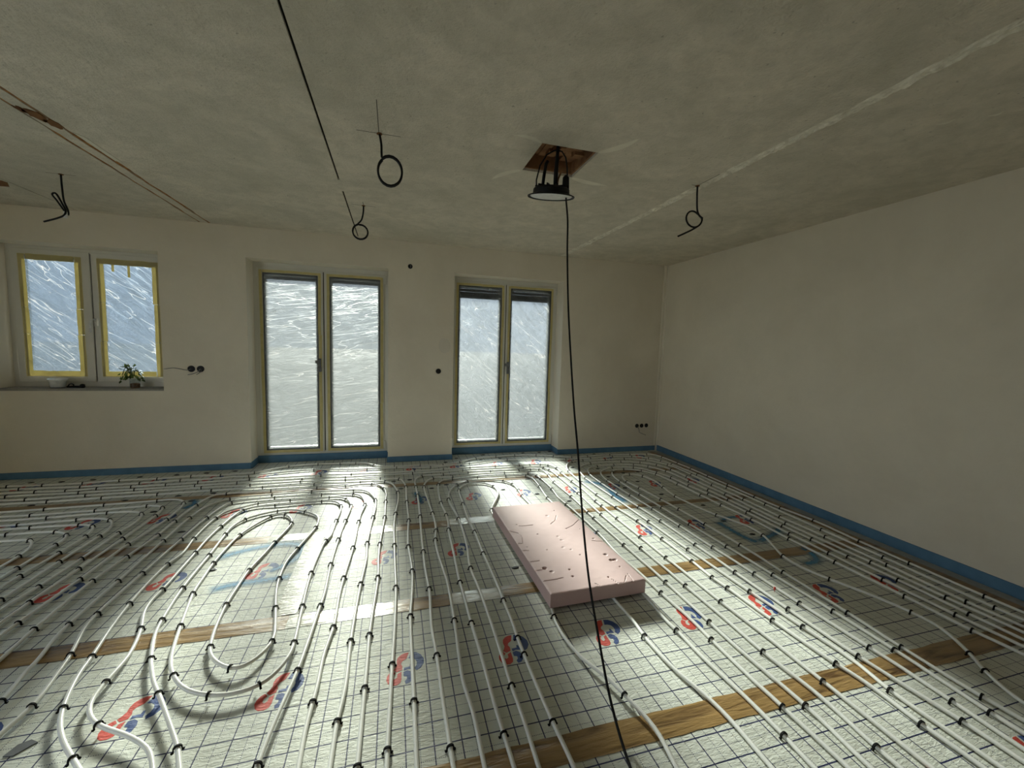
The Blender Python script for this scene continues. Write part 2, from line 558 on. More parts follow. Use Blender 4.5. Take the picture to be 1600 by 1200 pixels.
def tape_strip(x0, x1, y0, y1, mat, along='x', z=0.0016, name='seam_tape'):
    """a crinkled strip with slightly uneven edges"""
    L = (x1 - x0) if along == 'x' else (y1 - y0)
    n = max(4, int(L / 0.06))
    lo, hi = [], []
    for i in range(n + 1):
        t = i / n
        if along == 'x':
            x = x0 + (x1 - x0) * t
            lo.append((x, y0 + random.uniform(-.003, .003)))
            hi.append((x, y1 + random.uniform(-.003, .003)))
        else:
            y = y0 + (y1 - y0) * t
            lo.append((x0 + random.uniform(-.003, .003), y))
            hi.append((x1 + random.uniform(-.003, .003), y))
    vs, fs = [], []
    for i in range(n + 1):
        a, b = lo[i], hi[i]
        for k in range(5):
            s = k / 4
            dz = z + (0.0025 * random.random() if 0 < k < 4 else 0.0)
            vs.append((a[0] + (b[0] - a[0]) * s, a[1] + (b[1] - a[1]) * s, dz))
    for i in range(n):
        for k in range(4):
            q = (i * 5 + k, (i + 1) * 5 + k, (i + 1) * 5 + k + 1, i * 5 + k + 1)
            fs.append(q if along == 'x' else q[::-1])
    m = MB()
    m.add(vs, fs)
    return m.build(name, mat, floor, smooth=True)

BT, CT = M['brown_tape'], M['clear_glare_tape']
tape_strip(XL, 3.47, 0.21, 0.31, BT)
tape_strip(XL, 3.47, 1.205, 1.315, BT)
tape_strip(XL, -0.52, 2.185, 2.295, BT)
tape_strip(-0.52, 0.0, 2.185, 2.295, CT)
tape_strip(0.0, 0.31, 2.187, 2.296, BT)
tape_strip(0.31, 0.62, 2.187, 2.297, CT)
tape_strip(0.62, 3.47, 2.195, 2.300, BT)
tape_strip(XL, -0.86, 3.195, 3.30, BT)
tape_strip(-0.86, 0.03, 3.195, 3.31, CT)
tape_strip(0.03, 0.44, 3.20, 3.31, BT)
tape_strip(0.44, 0.86, 3.22, 3.33, CT)
tape_strip(0.86, 3.47, 3.23, 3.31, BT)
tape_strip(XL, 1.9, 4.215, 4.305, BT)
tape_strip(1.9, 3.47, 4.215, 4.305, BT)
tape_strip(-0.60, -0.49, 2.30, 3.20, CT, along='y', z=0.0030)
tape_strip(3.475, 3.575, YR, 5.05, BT, along='y', z=0.0034)
tape_strip(3.575, 3.660, YR, 5.05, M['grey_foil'], along='y', z=0.0030, name='foil_apron')

def paint_stroke(pts, w, z=0.0026):
    pts = [(q.x, q.y) for q in catmull([(x, y, 0) for x, y in pts], 0.03)]
    n = len(pts)
    vs, fs, uvs = [], [], []
    for i, p in enumerate(pts):
        a = Vector(pts[max(i - 1, 0)])
        b = Vector(pts[min(i + 1, n - 1)])
        d = (b - a).normalized()
        nx = Vector((-d.y, d.x)) * w / 2
        vs += [(p[0] - nx.x, p[1] - nx.y, z), (p[0] + nx.x, p[1] + nx.y, z)]
    for i in range(n - 1):
        fs.append((2 * i + 1, 2 * i, 2 * i + 2, 2 * i + 3))
    me = MB().add(vs, fs).mesh('paint_mark', M['paint'])
    uv = me.uv_layers.new(name='UVMap')
    for li, lp in enumerate(me.loops):
        uv.data[li].uv = (lp.vertex_index % 2, (lp.vertex_index // 2) / max(1, n - 1))
    return link('paint_mark', me, floor)
paint_stroke([(-1.12, 3.02), (-0.98, 3.10), (-0.80, 3.15), (-0.66, 3.13), (-0.585, 3.05)], 0.11)
paint_stroke([(-0.60, 3.09), (-0.60, 2.98), (-0.66, 2.85), (-0.75, 2.77)], 0.08, 0.0028)
paint_stroke([(-1.02, 2.63), (-0.90, 2.67), (-0.75, 2.68), (-0.58, 2.70)], 0.10)
paint_stroke([(2.66, 2.83), (2.655, 2.66), (2.66, 2.50), (2.70, 2.40)], 0.12)
paint_stroke([(2.70, 2.43), (2.82, 2.47), (2.98, 2.53), (3.10, 2.60)], 0.11, 0.0028)
paint_stroke([(2.70, 2.80), (2.80, 2.86), (2.92, 2.86)], 0.08, 0.0028)
paint_stroke([(2.95, 2.30), (2.93, 2.18), (2.86, 2.10), (2.72, 2.09)], 0.10)
paint_stroke([(0.21, 4.05), (0.22, 3.95), (0.24, 3.83), (0.22, 3.72)], 0.11)
paint_stroke([(1.98, 4.02), (2.12, 3.92), (2.16, 3.78), (2.10, 3.55), (2.14, 3.35)], 0.13)
paint_stroke([(-1.72, 4.22), (-1.66, 4.10), (-1.70, 3.98)], 0.10)

DISC = MB().lathe([(0.019, 0.0), (0.019, 0.002), (0.013, 0.0045), (0.004, 0.005)], n=12).mesh('black_disc', M['black_plastic'])  # flat black oval spots on the sheets
for x, y in [(-3.343, 4.989), (-3.098, 4.967), (-2.859, 4.983), (-2.902, 4.313), (-2.252, 4.296), (-2.484, 5.002),
             (-2.17, 5.011), (-1.913, 5.033), (-1.651, 5.051), (-1.874, 4.339), (-1.708, 4.177), (-1.609, 4.36),
             (-1.892, 3.971), (-1.507, 3.512), (0.166, 4.413), (0.072, 4.155), (0.369, 4.109), (0.526, 4.189),
             (0.003, 4.391), (0.615, 5.009), (0.77, 5.166), (1.061, 5.041), (1.139, 5.269), (1.688, 5.273),
             (1.925, 5.277), (1.318, 5.072), (2.084, 5.295), (1.062, 3.939), (1.36, 3.753), (1.599, 3.515),
             (1.407, 4.207), (2.084, 4.525), (2.368, 4.424), (2.344, 4.117), (2.587, 4.208), (2.79, 4.218),
             (2.583, 3.902), (2.329, 3.741), (2.596, 3.497), (2.649, 5.072), (2.813, 3.159), (2.731, 2.816),
             (2.765, 2.549), (0.769, 2.485), (-1.082, 2.878)]:
    d = link('black_disc', DISC, floor, (x, y, 0.0006))
    d.scale = (1.35, 0.85, 1)
MB().prism([(-1.275, 1.705), (-1.245, 1.70), (-1.205, 1.742), (-1.232, 1.758), (-1.262, 1.745)], 0.0, 0.004).build('torn_flap', M['handle'], floor)

# walls
def wall_back():
    xs = sorted({XL, XR + 0.25} | {v for o in OPEN for v in o[:2]})
    zs = sorted({-0.14, ZC + 0.25} | {v for o in OPEN for v in o[2:]})
    mb = MB()
    for a, b in zip(xs[:-1], xs[1:]):
        segs = []
        for c, d in zip(zs[:-1], zs[1:]):
            mx, mz = (a + b) / 2, (c + d) / 2
            if any(o[0] < mx < o[1] and o[2] < mz < o[3] for o in OPEN):
                continue
            if segs and abs(segs[-1][1] - c) < 1e-6:
                segs[-1][1] = d
            else:
                segs.append([c, d])
        for c, d in segs:
            mb.box(a, b, YB, YO, c, d)
    return mb.build('wall_back', M['plaster'])
wb = wall_back()
structure(wb, 'plastered back wall with one window and two glazed doors', 'wall')
pm = MB().lathe([(0.075, 0.0), (0.070, 0.0008), (0.02, 0.0010)], n=18)
pm.v = [(a, -c, b_ * 1.25) for a, b_, c in pm.v]
pm.f = [q[::-1] for q in pm.f]
pm.build('plaster_patch', M['damp_plaster'], wb, loc=(0.60, YB, 1.425))
structure(MB().box(XR, XR + 0.25, YR - 0.25, YB, -0.14, ZC + 0.25).build('wall_right', M['plaster']),
          'bare beige plastered wall on the right', 'wall')
LW = (-1.15, 2.15, 0.10, 2.50)           # opening added in the unseen side wall to supply daylight
wlm = MB()
wlm.box(XL - 0.25, XL, YR - 0.25, LW[0], -0.14, ZC + 0.25)
wlm.box(XL - 0.25, XL, LW[1], YO, -0.14, ZC + 0.25)
wlm.box(XL - 0.25, XL, LW[0], LW[1], -0.14, LW[2])
wlm.box(XL - 0.25, XL, LW[0], LW[1], LW[3], ZC + 0.25)
structure(wlm.build('wall_left', M['plaster']), 'plastered side wall beyond the left edge', 'wall')
structure(MB().box(XL, XR, YR - 0.25, YR, -0.14, ZC + 0.25).build('wall_rear', M['clay']),  # unseen wall kept dark to reduce light bounced onto the back wall
          'unseen wall behind the viewer, dark brick colour added to cut bounced light', 'wall')
# plaster bead in the far corner
cb = MB()
cb.prism([(XR - 0.045, YB), (XR - 0.040, YB - 0.010), (XR - 0.012, YB - 0.014), (XR - 0.010, YB - 0.040), (XR, YB - 0.046), (XR, YB)], 0.075, ZC)
structure(cb.build('trim_1', M['plaster']), 'vertical plaster bead in the far right corner', 'trim')

# blue foam edge strips
def ribbon(path, z1s, th):
    mb = MB()
    for (a, b), z1 in zip(zip(path[:-1], path[1:]), z1s):
        a, b = Vector(a), Vector(b)
        d = (b - a).normalized()
        nn = Vector((d.y, -d.x)) * th
        e = d * th
        p0, p1 = a, b
        mb.prism([tuple(p0), tuple(p0 + nn), tuple(p1 + nn), tuple(p1)][::-1], 0.0, z1)
    return mb
bb = ribbon([(XL, YB), (-1.52, YB)], [0.066], 0.010)
bb.add(*(lambda m: (m.v, m.f))(ribbon([(-1.52, YB), (-1.52, 5.352)], [0.070], 0.010)))
bb.add(*(lambda m: (m.v, m.f))(ribbon([(-1.51, 5.358), (-0.075, 5.358)], [0.086], 0.010)))
bb.add(*(lambda m: (m.v, m.f))(ribbon([(-0.065, 5.352), (-0.065, YB)], [0.070], 0.010)))
bb.add(*(lambda m: (m.v, m.f))(ribbon([(-0.072, YB), (0.712, YB)], [0.066], 0.010)))
bb.add(*(lambda m: (m.v, m.f))(ribbon([(0.705, YB), (0.705, 5.352)], [0.070], 0.010)))
bb.add(*(lambda m: (m.v, m.f))(ribbon([(0.715, 5.358), (2.125, 5.358)], [0.090], 0.010)))
bb.add(*(lambda m: (m.v, m.f))(ribbon([(2.135, 5.352), (2.135, YB)], [0.074], 0.010)))
bb.add(*(lambda m: (m.v, m.f))(ribbon([(2.130, YB), (XR - 0.03, YB)], [0.066], 0.010)))
structure(bb.build('baseboard_back', M['blue_foam']), 'blue foam edge strip along the back wall and door niches', 'edge strip')
bbr = ribbon([(XR, YB - 0.03), (XR, YR)], [0.080], 0.011)
structure(bbr.build('baseboard_right', M['blue_foam']), 'blue foam edge strip along the right wall', 'edge strip')

# ceiling: precast slabs with open joints, one knocked-out square hole
HX0, HX1, HY0, HY1 = 0.822, 1.180, 2.388, 2.778
up = MB()
up.box(XL, HX0, YR, YB, ZC + 0.018, ZC + 0.24)
up.box(HX1, XR, YR, YB, ZC + 0.018, ZC + 0.24)
up.box(HX0, HX1, YR, HY0, ZC + 0.018, ZC + 0.24)
up.box(HX0, HX1, HY1, YB, ZC + 0.018, ZC + 0.24)
ceiling = up.build('ceiling', M['ceiling'])
structure(ceiling, 'raw concrete slab ceiling with open joints and a square hole', 'ceiling')

def slab(x0, x1, jag0=0.0, jag1=0.0, hole=False):
    mb = MB()
    n = 90 if (jag0 or jag1) else 2
    y0, y1 = YR, YB
    def edge(x, j, seed):
        out = []
        for i in range(n + 1):
            y = y0 + (y1 - y0) * i / n
            o = j * (noise.noise(Vector((seed, y * 3.1, 0))) + 0.7 * noise.noise(Vector((seed + 9, y * 14, 0)))) if j else 0
            out.append((x + o, y))
        return out
    if hole:
        e1 = edge(HX0, 0, 0)
        mb.box(x0, HX0, y0, y1, ZC, ZC + 0.017)
        mb.box(HX1, x1, y0, y1, ZC, ZC + 0.017)
        mb.box(HX0, HX1, y0, HY0, ZC, ZC + 0.017)
        mb.box(HX0, HX1, HY1, y1, ZC, ZC + 0.017)
    else:
        L, Rr = edge(x0, jag0, 3.3), edge(x1, jag1, 7.7)
        vs, fs = [], []
        for (ax, ay), (bx, by) in zip(L, Rr):
            vs += [(ax, ay, ZC), (bx, by, ZC), (bx, by, ZC + 0.017), (ax, ay, ZC + 0.017)]
        for i in range(n):
            b, c = 4 * i, 4 * i + 4
            for k in range(4):
                k2 = (k + 1) % 4
                fs.append((b + k, c + k, c + k2, b + k2))
        fs += [(0, 1, 2, 3), (4 * n + 3, 4 * n + 2, 4 * n + 1, 4 * n)]
        mb.add(vs, fs)
    return mb.build('ceiling_slab', M['ceiling'], ceiling)
slab(XL, -2.936)
slab(-2.924, -1.931, 0, 0.010)
slab(-1.914, -1.845, 0.008, 0.010)
slab(-1.822, -0.3965, 0.012, 0)
slab(-0.3845, 2.112, hole=True)
slab(2.112, XR)
for x0, x1, m in [(-2.94, -2.92, 'black_gap'), (-1.945, -1.895, 'rust_line'), (-1.86, -1.805, 'rust_line'), (-0.40, -0.381, 'black_gap')]:
    MB().box(x0, x1, YR, YB, ZC + (0.012 if m == 'black_gap' else 0.003), ZC + 0.0175).build('joint_filler', M[m], ceiling)
# short patched stretch of the black joint
MB().prism([(-0.402, 3.40), (-0.378, 3.395), (-0.377, 3.64), (-0.403, 3.63)], ZC - 0.0015, ZC + 0.012).build('joint_patch', M['ceiling'], ceiling)
# raw clay inside the hole
rc = MB()
t_ = 0.012
rc.box(HX0, HX0 + t_, HY0, HY1, ZC + 0.017, ZC + 0.15)
rc.box(HX1 - t_, HX1, HY0, HY1, ZC + 0.017, ZC + 0.15)
rc.box(HX0, HX1, HY0, HY0 + t_, ZC + 0.017, ZC + 0.15)
rc.box(HX0, HX1, HY1 - t_, HY1, ZC + 0.017, ZC + 0.15)
rng = random.Random(3)
for i in range(7):
    x = HX0 + (HX1 - HX0) * i / 7
    rc.box(x, x + (HX1 - HX0) / 7, HY0, HY1, ZC + 0.09 + 0.04 * rng.random(), ZC + 0.16)
for i in range(9):
    a = HX0 + 0.02 + 0.30 * rng.random()
    b = HY0 + 0.02 + 0.30 * rng.random()
    rc.box(a, a + 0.03 + 0.06 * rng.random(), b, b + 0.02 + 0.05 * rng.random(), ZC + 0.05 + 0.04 * rng.random(), ZC + 0.14)
rc.build('hole_lining', M['clay'], ceiling)
# broken clay lump at the rusty joint
bl = MB()
for cx_, cy_, rr in ((-1.875, 3.0, 0.050), (-1.85, 3.09, 0.042), (-1.905, 2.95, 0.026)):
    bl.prism([(cx_ + rr * (0.75 + 0.5 * noise.noise(Vector((math.cos(a / 14 * 6.283) * 1.7 + cx_ * 9, math.sin(a / 14 * 6.283) * 1.7, 3)))) * math.cos(a / 14 * 6.283),
               cy_ + 1.7 * rr * (0.75 + 0.7 * noise.noise(Vector((math.cos(a / 14 * 6.283) * 2.1, math.sin(a / 14 * 6.283) * 2.1 + cy_ * 7, 8)))) * math.sin(a / 14 * 6.283)) for a in range(14)],
             ZC - 0.003, ZC + 0.001)
bl.build('rust_patch', M['rust'], ceiling)
MB().prism([(-1.815, 3.18), (-1.785, 3.22), (-1.79, 3.60), (-1.822, 3.58)], ZC - 0.0025, ZC + 0.001).build('filler_smear', M['white_plaster'], ceiling)
# ridge of filler on the right-hand slab joint
def ridge(x0, w, ya, yb, seed, mat):
    n, k = int((yb - ya) / 0.011), 12
    vs, fs = [], []
    for i in range(n + 1):
        y = ya + (yb - ya) * i / n
        cx = x0 + 0.012 * noise.noise(Vector((seed, y * 1.5, 0))) - 0.02 * (y - 1) / 4
        ww = w * (0.75 + 0.7 * abs(noise.noise(Vector((seed + 4, y * 5, 0)))))
        for j in range(k + 1):
            s = j / k * 2 - 1
            hgt = (1 - s * s) * (0.001 + 0.016 * max(0, noise.noise(Vector((s * 2.2, y * 17, seed))) + 0.5 * noise.noise(Vector((s * 5, y * 45, seed))))) + 0.0012 * (1 - s ** 4) - 0.0006
            vs.append((cx + s * ww / 2, y, ZC - hgt))
    for i in range(n):
        for j in range(k):
            a = i * (k + 1) + j
            fs.append((a, a + k + 1, a + k + 2, a + 1))
    return MB().add(vs, fs).build('joint_filler_ridge', mat, ceiling)
ridge(2.105, 0.075, YR, 5.1, 1.0, M['ridge'])
ridge(2.125, 0.030, YR, 4.6, 5.0, M['ridge'])
# smears of pale filler at the corners of the hole
def smear(p, d, L, w):
    vs, fs = [], []
    d = Vector(d).normalized()
    nn = Vector((-d.y, d.x))
    n = 8
    for i in range(n + 1):
        t = i / n
        ww = w * math.sin(math.pi * min(1, 0.12 + t * 0.88)) ** 0.8
        c = Vector(p) + d * L * t + nn * 0.02 * math.sin(t * 3)
        for s in (-1, 0, 1):
            q = c + nn * ww * s * 0.5
            vs.append((q.x, q.y, ZC - (0.0022 if s == 0 else 0.0002)))
    for i in range(n):
        for k in range(2):
            a = i * 3 + k
            fs.append((a, a + 3, a + 4, a + 1))
    MB().add(vs, fs).build('filler_smear', M['white_plaster'], ceiling, smooth=True)
smear((1.185, 2.385), (0.45, -0.8), 0.26, 0.055)
smear((0.815, 2.385), (-0.9, -0.15), 0.18, 0.035)
smear((1.185, 2.785), (0.9, 0.12), 0.30, 0.055)
smear((0.81, 2.785), (-0.5, 0.75), 0.26, 0.05)
smear((2.62, 1.55), (0.3, -1), 0.07, 0.02)
smear((2.75, 1.42), (0.3, -1), 0.05, 0.015)
# dark torn opening at the far left joint
MB().prism([(-3.30, 4.28), (-2.96, 4.36), (-2.95, 4.40), (-3.02, 4.52), (-3.30, 4.56)], ZC - 0.001, ZC + 0.001).build('torn_opening', M['rust'], ceiling)
# pencil crosses where the light cables come out
PEN = plain('pencil line', (0.10, 0.09, 0.075), 0.8, 0.1)
for x, y, L, W in [(-2.383, 4.02, 0.0, 0.18), (-0.085, 2.588, 0.36, 0.24), (-0.256, 3.946, 0.10, 0.20), (2.071, 2.606, 0.42, 0.10)]:
    m = MB()
    if L:
        m.box(x - 0.0022, x + 0.0022, y - L * (0.95 if x < 0 else 0.5), y + L * (0.05 if x < 0 else 0.5), ZC - 0.0006, ZC + 0.0004)
    m.box(x - W / 2, x + W / 2, y - 0.0022, y + 0.0022, ZC - 0.0006, ZC + 0.0004)
    m.build('pencil_mark', PEN, ceiling)

# ------------------------------------------------------------------ window and doors
YS0, YS1 = 5.352, 5.425      # sash faces
YP = 5.398                   # glass

def ring_mesh(o, i, y0, y1, ch):
    """sash profile: outer rect o, inner rect i (x0,x1,z0,z1), chamfered towards the glass"""
    def rect(r, g, y):
        return [(r[0] - g, y, r[2] - g), (r[1] + g, y, r[2] - g), (r[1] + g, y, r[3] + g), (r[0] - g, y, r[3] + g)]
    loops = [rect(o, 0, y1), rect(o, -0.0, y0 + 0.004), rect(o, -0.004, y0), rect(i, ch, y0), rect(i, ch * 0.55, y0 + 0.010),
             rect(i, 0, y0 + 0.022), rect(i, 0, y1)]
    vs = [p for l in loops for p in l]
    fs = []
    for a in range(len(loops) - 1):
        for k in range(4):
            k2 = (k + 1) % 4
            fs.append((a * 4 + k, a * 4 + k2, a * 4 + 4 + k2, a * 4 + 4 + k))
    a, b = (len(loops) - 1) * 4, 0
    for k in range(4):
        k2 = (k + 1) % 4
        fs.append((a + k, a + k2, b + k2, b + k))
    return MB().add(vs, fs)

def frame_mesh(o, i, y0, y1):
    m = MB()
    m.box(o[0], i[0], y0, y1, o[2], o[3])
    m.box(i[1], o[1], y0, y1, o[2], o[3])
    m.box(i[0], i[1], y0, y1, o[2], i[2])
    m.box(i[0], i[1], y0, y1, i[3], o[3])
    return m

def film_mesh(i, g, y, amp, seed):
    nx, nz = 22, int(22 * (i[3] - i[2]) / (i[1] - i[0]))
    vs, fs = [], []
    for b in range(nz + 1):
        for a in range(nx + 1):
            s, t = a / nx, b / nz
            x = i[0] - g + (i[1] - i[0] + 2 * g) * s
            z = i[2] - g + (i[3] - i[2] + 2 * g) * t
            e = min(s, 1 - s, t * 3, (1 - t) * 3, 0.12) / 0.12
            d = amp * e * (noise.noise(Vector((x * 5 + z * 3, z * 5, seed))) + 0.5 * noise.noise(Vector((x * 14, z * 10 - x * 9, seed))))
            vs.append((x, y + d + 0.004 * e, z))
    for b in range(nz):
        for a in range(nx):
            k = b * (nx + 1) + a
            fs.append((k, k + 1, k + nx + 2, k + nx + 1))
    return MB().add(vs, fs)

def tape_bits(sash, o, i, off, w, y, seed, mat):
    rg = random.Random(seed)
    def bit(x0, x1, z0, z1, tilt):
        v = (z1 - z0) > (x1 - x0)
        m = MB()
        n = 6
        vs = []
        for k in range(n + 1):
            t = k / n
            j = rg.uniform(-.002, .002) + tilt * (t - .5)
            if v:
                z = z0 + (z1 - z0) * t
                vs += [(x0 + j, y, z), (x1 + j, y, z), (x1 + j, y + 0.0008, z), (x0 + j, y + 0.0008, z)]
            else:
                x = x0 + (x1 - x0) * t
                vs += [(x, y, z0 + j), (x, y, z1 + j), (x, y + 0.0008, z1 + j), (x, y + 0.0008, z0 + j)]
        fs = []
        for k in range(n):
            a, b = 4 * k, 4 * k + 4
            for q in range(4):
                q2 = (q + 1) % 4
                fs.append((a + q, a + q2, b + q2, b + q))
        fs += [(3, 2, 1, 0), (4 * n, 4 * n + 1, 4 * n + 2, 4 * n + 3)]
        m.add(vs, fs).build('masking_tape', mat, sash)
    zs = [i[2] - off - w]
    H = i[3] - i[2] + 2 * off + 2 * w
    cuts = [0, rg.uniform(.25, .4), rg.uniform(.55, .75), 1]
    for side in (0, 1):
        for c0, c1 in zip(cuts[:-1], cuts[1:]):
            x = (i[0] - off - w) if side == 0 else (i[1] + off)
            x += rg.uniform(-.004, .004)
            bit(x, x + w, zs[0] + H * c0, zs[0] + H * c1 - 0.002, rg.uniform(-.006, .006))
    for zz in (i[2] - off - w, i[3] + off):
        mid = i[0] + (i[1] - i[0]) * rg.uniform(.35, .65)
        bit(i[0] - off, mid, zz, zz + w, rg.uniform(-.006, .006))
        bit(mid, i[1] + off, zz + rg.uniform(-.004, .004), zz + w, rg.uniform(-.006, .006))

def opening(name, label, cat, op, leaves, panes, zf, zp, film, amp, toff, tw, seed, tmat=None):
    """frame + two leaves; each leaf carries its pane, film and tape"""
    cx = (op[0] + op[1]) / 2
    root = empty(name, (0, 0, 0))
    structure(root, label, cat)
    inner = (leaves[0][0] + 0.012, leaves[1][1] - 0.012, zf[0] + 0.012, zf[1] - 0.012)
    frame_mesh((op[0] + 0.001, op[1] - 0.001, op[2] + 0.001, op[3] - 0.001), inner, YS0 + 0.012, YS1 + 0.03).build('frame', M['pvc'], root)
    gx = (leaves[0][1] + leaves[1][0]) / 2
    MB().box(gx - 0.010, gx + 0.010, YS0 + 0.02, YS1, zf[0] + 0.012, zf[1] - 0.012).build('gasket', M['dark_gasket'], root)
    out = []
    for k, (lf, pn) in enumerate(zip(leaves, panes)):
        o = (lf[0], lf[1], zf[0], zf[1])
        i = (pn[0], pn[1], zp[0], zp[1])
        s = ring_mesh(o, i, YS0, YS1, 0.014).build('sash', M['pvc'], root)
        MB().box(i[0] - 0.004, i[1] + 0.004, YP, YP + 0.006, i[2] - 0.004, i[3] + 0.004).build('pane', M['glass'], s)
        g = max(0.012, min(0.028, toff + tw * 0.5))
        film_mesh(i, g, YS0 - 0.006, amp, seed + k).build('film', film, s, smooth=True)
        tape_bits(s, o, i, toff, tw, YS0 - 0.0085, seed + 10 * k, tmat or M['masking_tape'])
        out.append(s)
    return root, out

d1, d1s = opening('door_1', 'white double glazed door covered with white crumpled film, left of the two', 'door', OPEN[1],
                  [(-1.478, -0.797), (-0.786, -0.108)], [(-1.392, -0.878), (-0.699, -0.187)], (0.106, 2.246), (0.176, 2.157),
                  M['film_door'], 0.004, 0.030, 0.030, 11)
d2, d2s = opening('door_2', 'white double glazed door with a partly lowered dark shutter, right of the two', 'door', OPEN[2],
                  [(0.742, 1.413), (1.424, 2.108)], [(0.818, 1.328), (1.504, 2.016)], (0.108, 2.248), (0.185, 2.165),
                  M['film_door2'], 0.006, 0.030, 0.028, 23)
w1, w1s = opening('window_1', 'white two-leaf window with film edged in yellow tape', 'window', OPEN[0],
                  [(-3.615, -2.990), (-2.979, -2.352)], [(-3.528, -3.078), (-2.905, -2.420)], (0.940, 2.262), (1.020, 2.188),
                  M['film_window'], 0.007, -0.034, 0.056, 37, M['lit_tape'])
# loose tape flaps on the window
for sx, z0 in ((-2.80, 2.085), (-2.665, 2.035)):
    MB().box(sx, sx + 0.022, YS0 - 0.012, YS0 - 0.011, z0, 2.175).build('masking_tape', M['lit_tape'], w1s[1])

def handle(par, x, z):
    m = MB()
    m.box(x - 0.016, x + 0.016, YS0 - 0.018, YS0 - 0.0005, z - 0.085, z + 0.075)
    m.box(x - 0.022, x + 0.022, YS0 - 0.055, YS0 - 0.016, z - 0.080, z - 0.028)
    m.box(x - 0.018, x + 0.018, YS0 - 0.048, YS0 - 0.016, z - 0.024, z + 0.012)
    m.box(x - 0.045, x + 0.012, YS0 - 0.050, YS0 - 0.018, z + 0.018, z + 0.055)
    o = m.build('handle', M['handle'], par)
    bv = o.modifiers.new('round', 'BEVEL')
    bv.width = 0.004
    bv.segments = 2
    return o
handle(d1s[0], -0.838, 1.155)
handle(d2s[1], 1.462, 1.155)
hm = MB()
hm.box(-2.995 + 0.02, -2.955 + 0.012, YS0 - 0.012, YS0 - 0.0005, 1.52, 1.60)
hm.tube([(-2.962, YS0 - 0.01, 1.585), (-2.962, YS0 - 0.045, 1.585), (-2.975, YS0 - 0.05, 1.58), (-2.985, YS0 - 0.05, 1.53), (-2.985, YS0 - 0.05, 1.455)], 0.008, 8)
hm.build('handle', M['white_plastic'], w1s[1], smooth=True)
for par, x in ((d1s[0], -1.482), (d1s[1], -0.105), (d2s[0], 0.738), (d2s[1], 2.112)):
    for z in (0.17, 2.19):
        h_ = MB().box(x - 0.008, x + 0.008, YS0 - 0.012, YS0 + 0.02, z - 0.05, z + 0.05).build('hinge', M['pvc'], par)

def shutter(root, x0, x1, z_bottom, n):
    for k in range(n):
        z = z_bottom + 0.045 + k * 0.040
        m = MB()
        m.prism([(YS1 + 0.034, z), (YS1 + 0.030, z + 0.019), (YS1 + 0.034, z + 0.0375), (YS1 + 0.042, z + 0.0375), (YS1 + 0.044, z + 0.019), (YS1 + 0.042, z)], x0, x1)
        m.v = [(c, a, b) for a, b, c in m.v]
        m.build('shutter_slat', M['shutter'], root)
    MB().box(x0, x1, YS1 + 0.030, YS1 + 0.046, z_bottom, z_bottom + 0.044).build('shutter_bottom_rail', M['shutter'], root)
shutter(d2, 0.745, 2.105, 2.045, 5)
shutter(d1, -1.475, -0.11, 2.128, 3)

# window added out of view to brighten the room with sky light
rw = empty('fill_window_2', (0, 0, 0))
structure(rw, 'wide window added beyond the left edge to supply daylight', 'window')
rf = MB()
for y in (LW[0], 0.085, 1.345, LW[1] - 0.07):
    rf.box(XL - 0.16, XL - 0.09, y, y + 0.07, LW[2], LW[3])
rf.box(XL - 0.16, XL - 0.09, LW[0], LW[1], LW[2], LW[2] + 0.07)
rf.box(XL - 0.16, XL - 0.09, LW[0], LW[1], LW[3] - 0.07, LW[3])
rf.build('frame', M['pvc'], rw)
for y0, y1 in ((LW[0] + 0.07, 0.085), (0.155, 1.345), (1.415, LW[1] - 0.07)):
    MB().box(XL - 0.13, XL - 0.124, y0, y1, LW[2] + 0.07, LW[3] - 0.07).build('pane', M['glass'], rw)

# window sill
structure(MB().box(OPEN[0][0] + 0.001, OPEN[0][1] - 0.001, YB - 0.004, YS0 + 0.01, 0.8722, 0.892).build('window_sill', M['concrete']),
          'dark narrow sill below the left window', 'sill')

# outside ground
structure(MB().box(-60, 60, -60, 90, -0.6, -0.16).build('ground', M['ground']), 'pale ground outside the doors', 'ground')

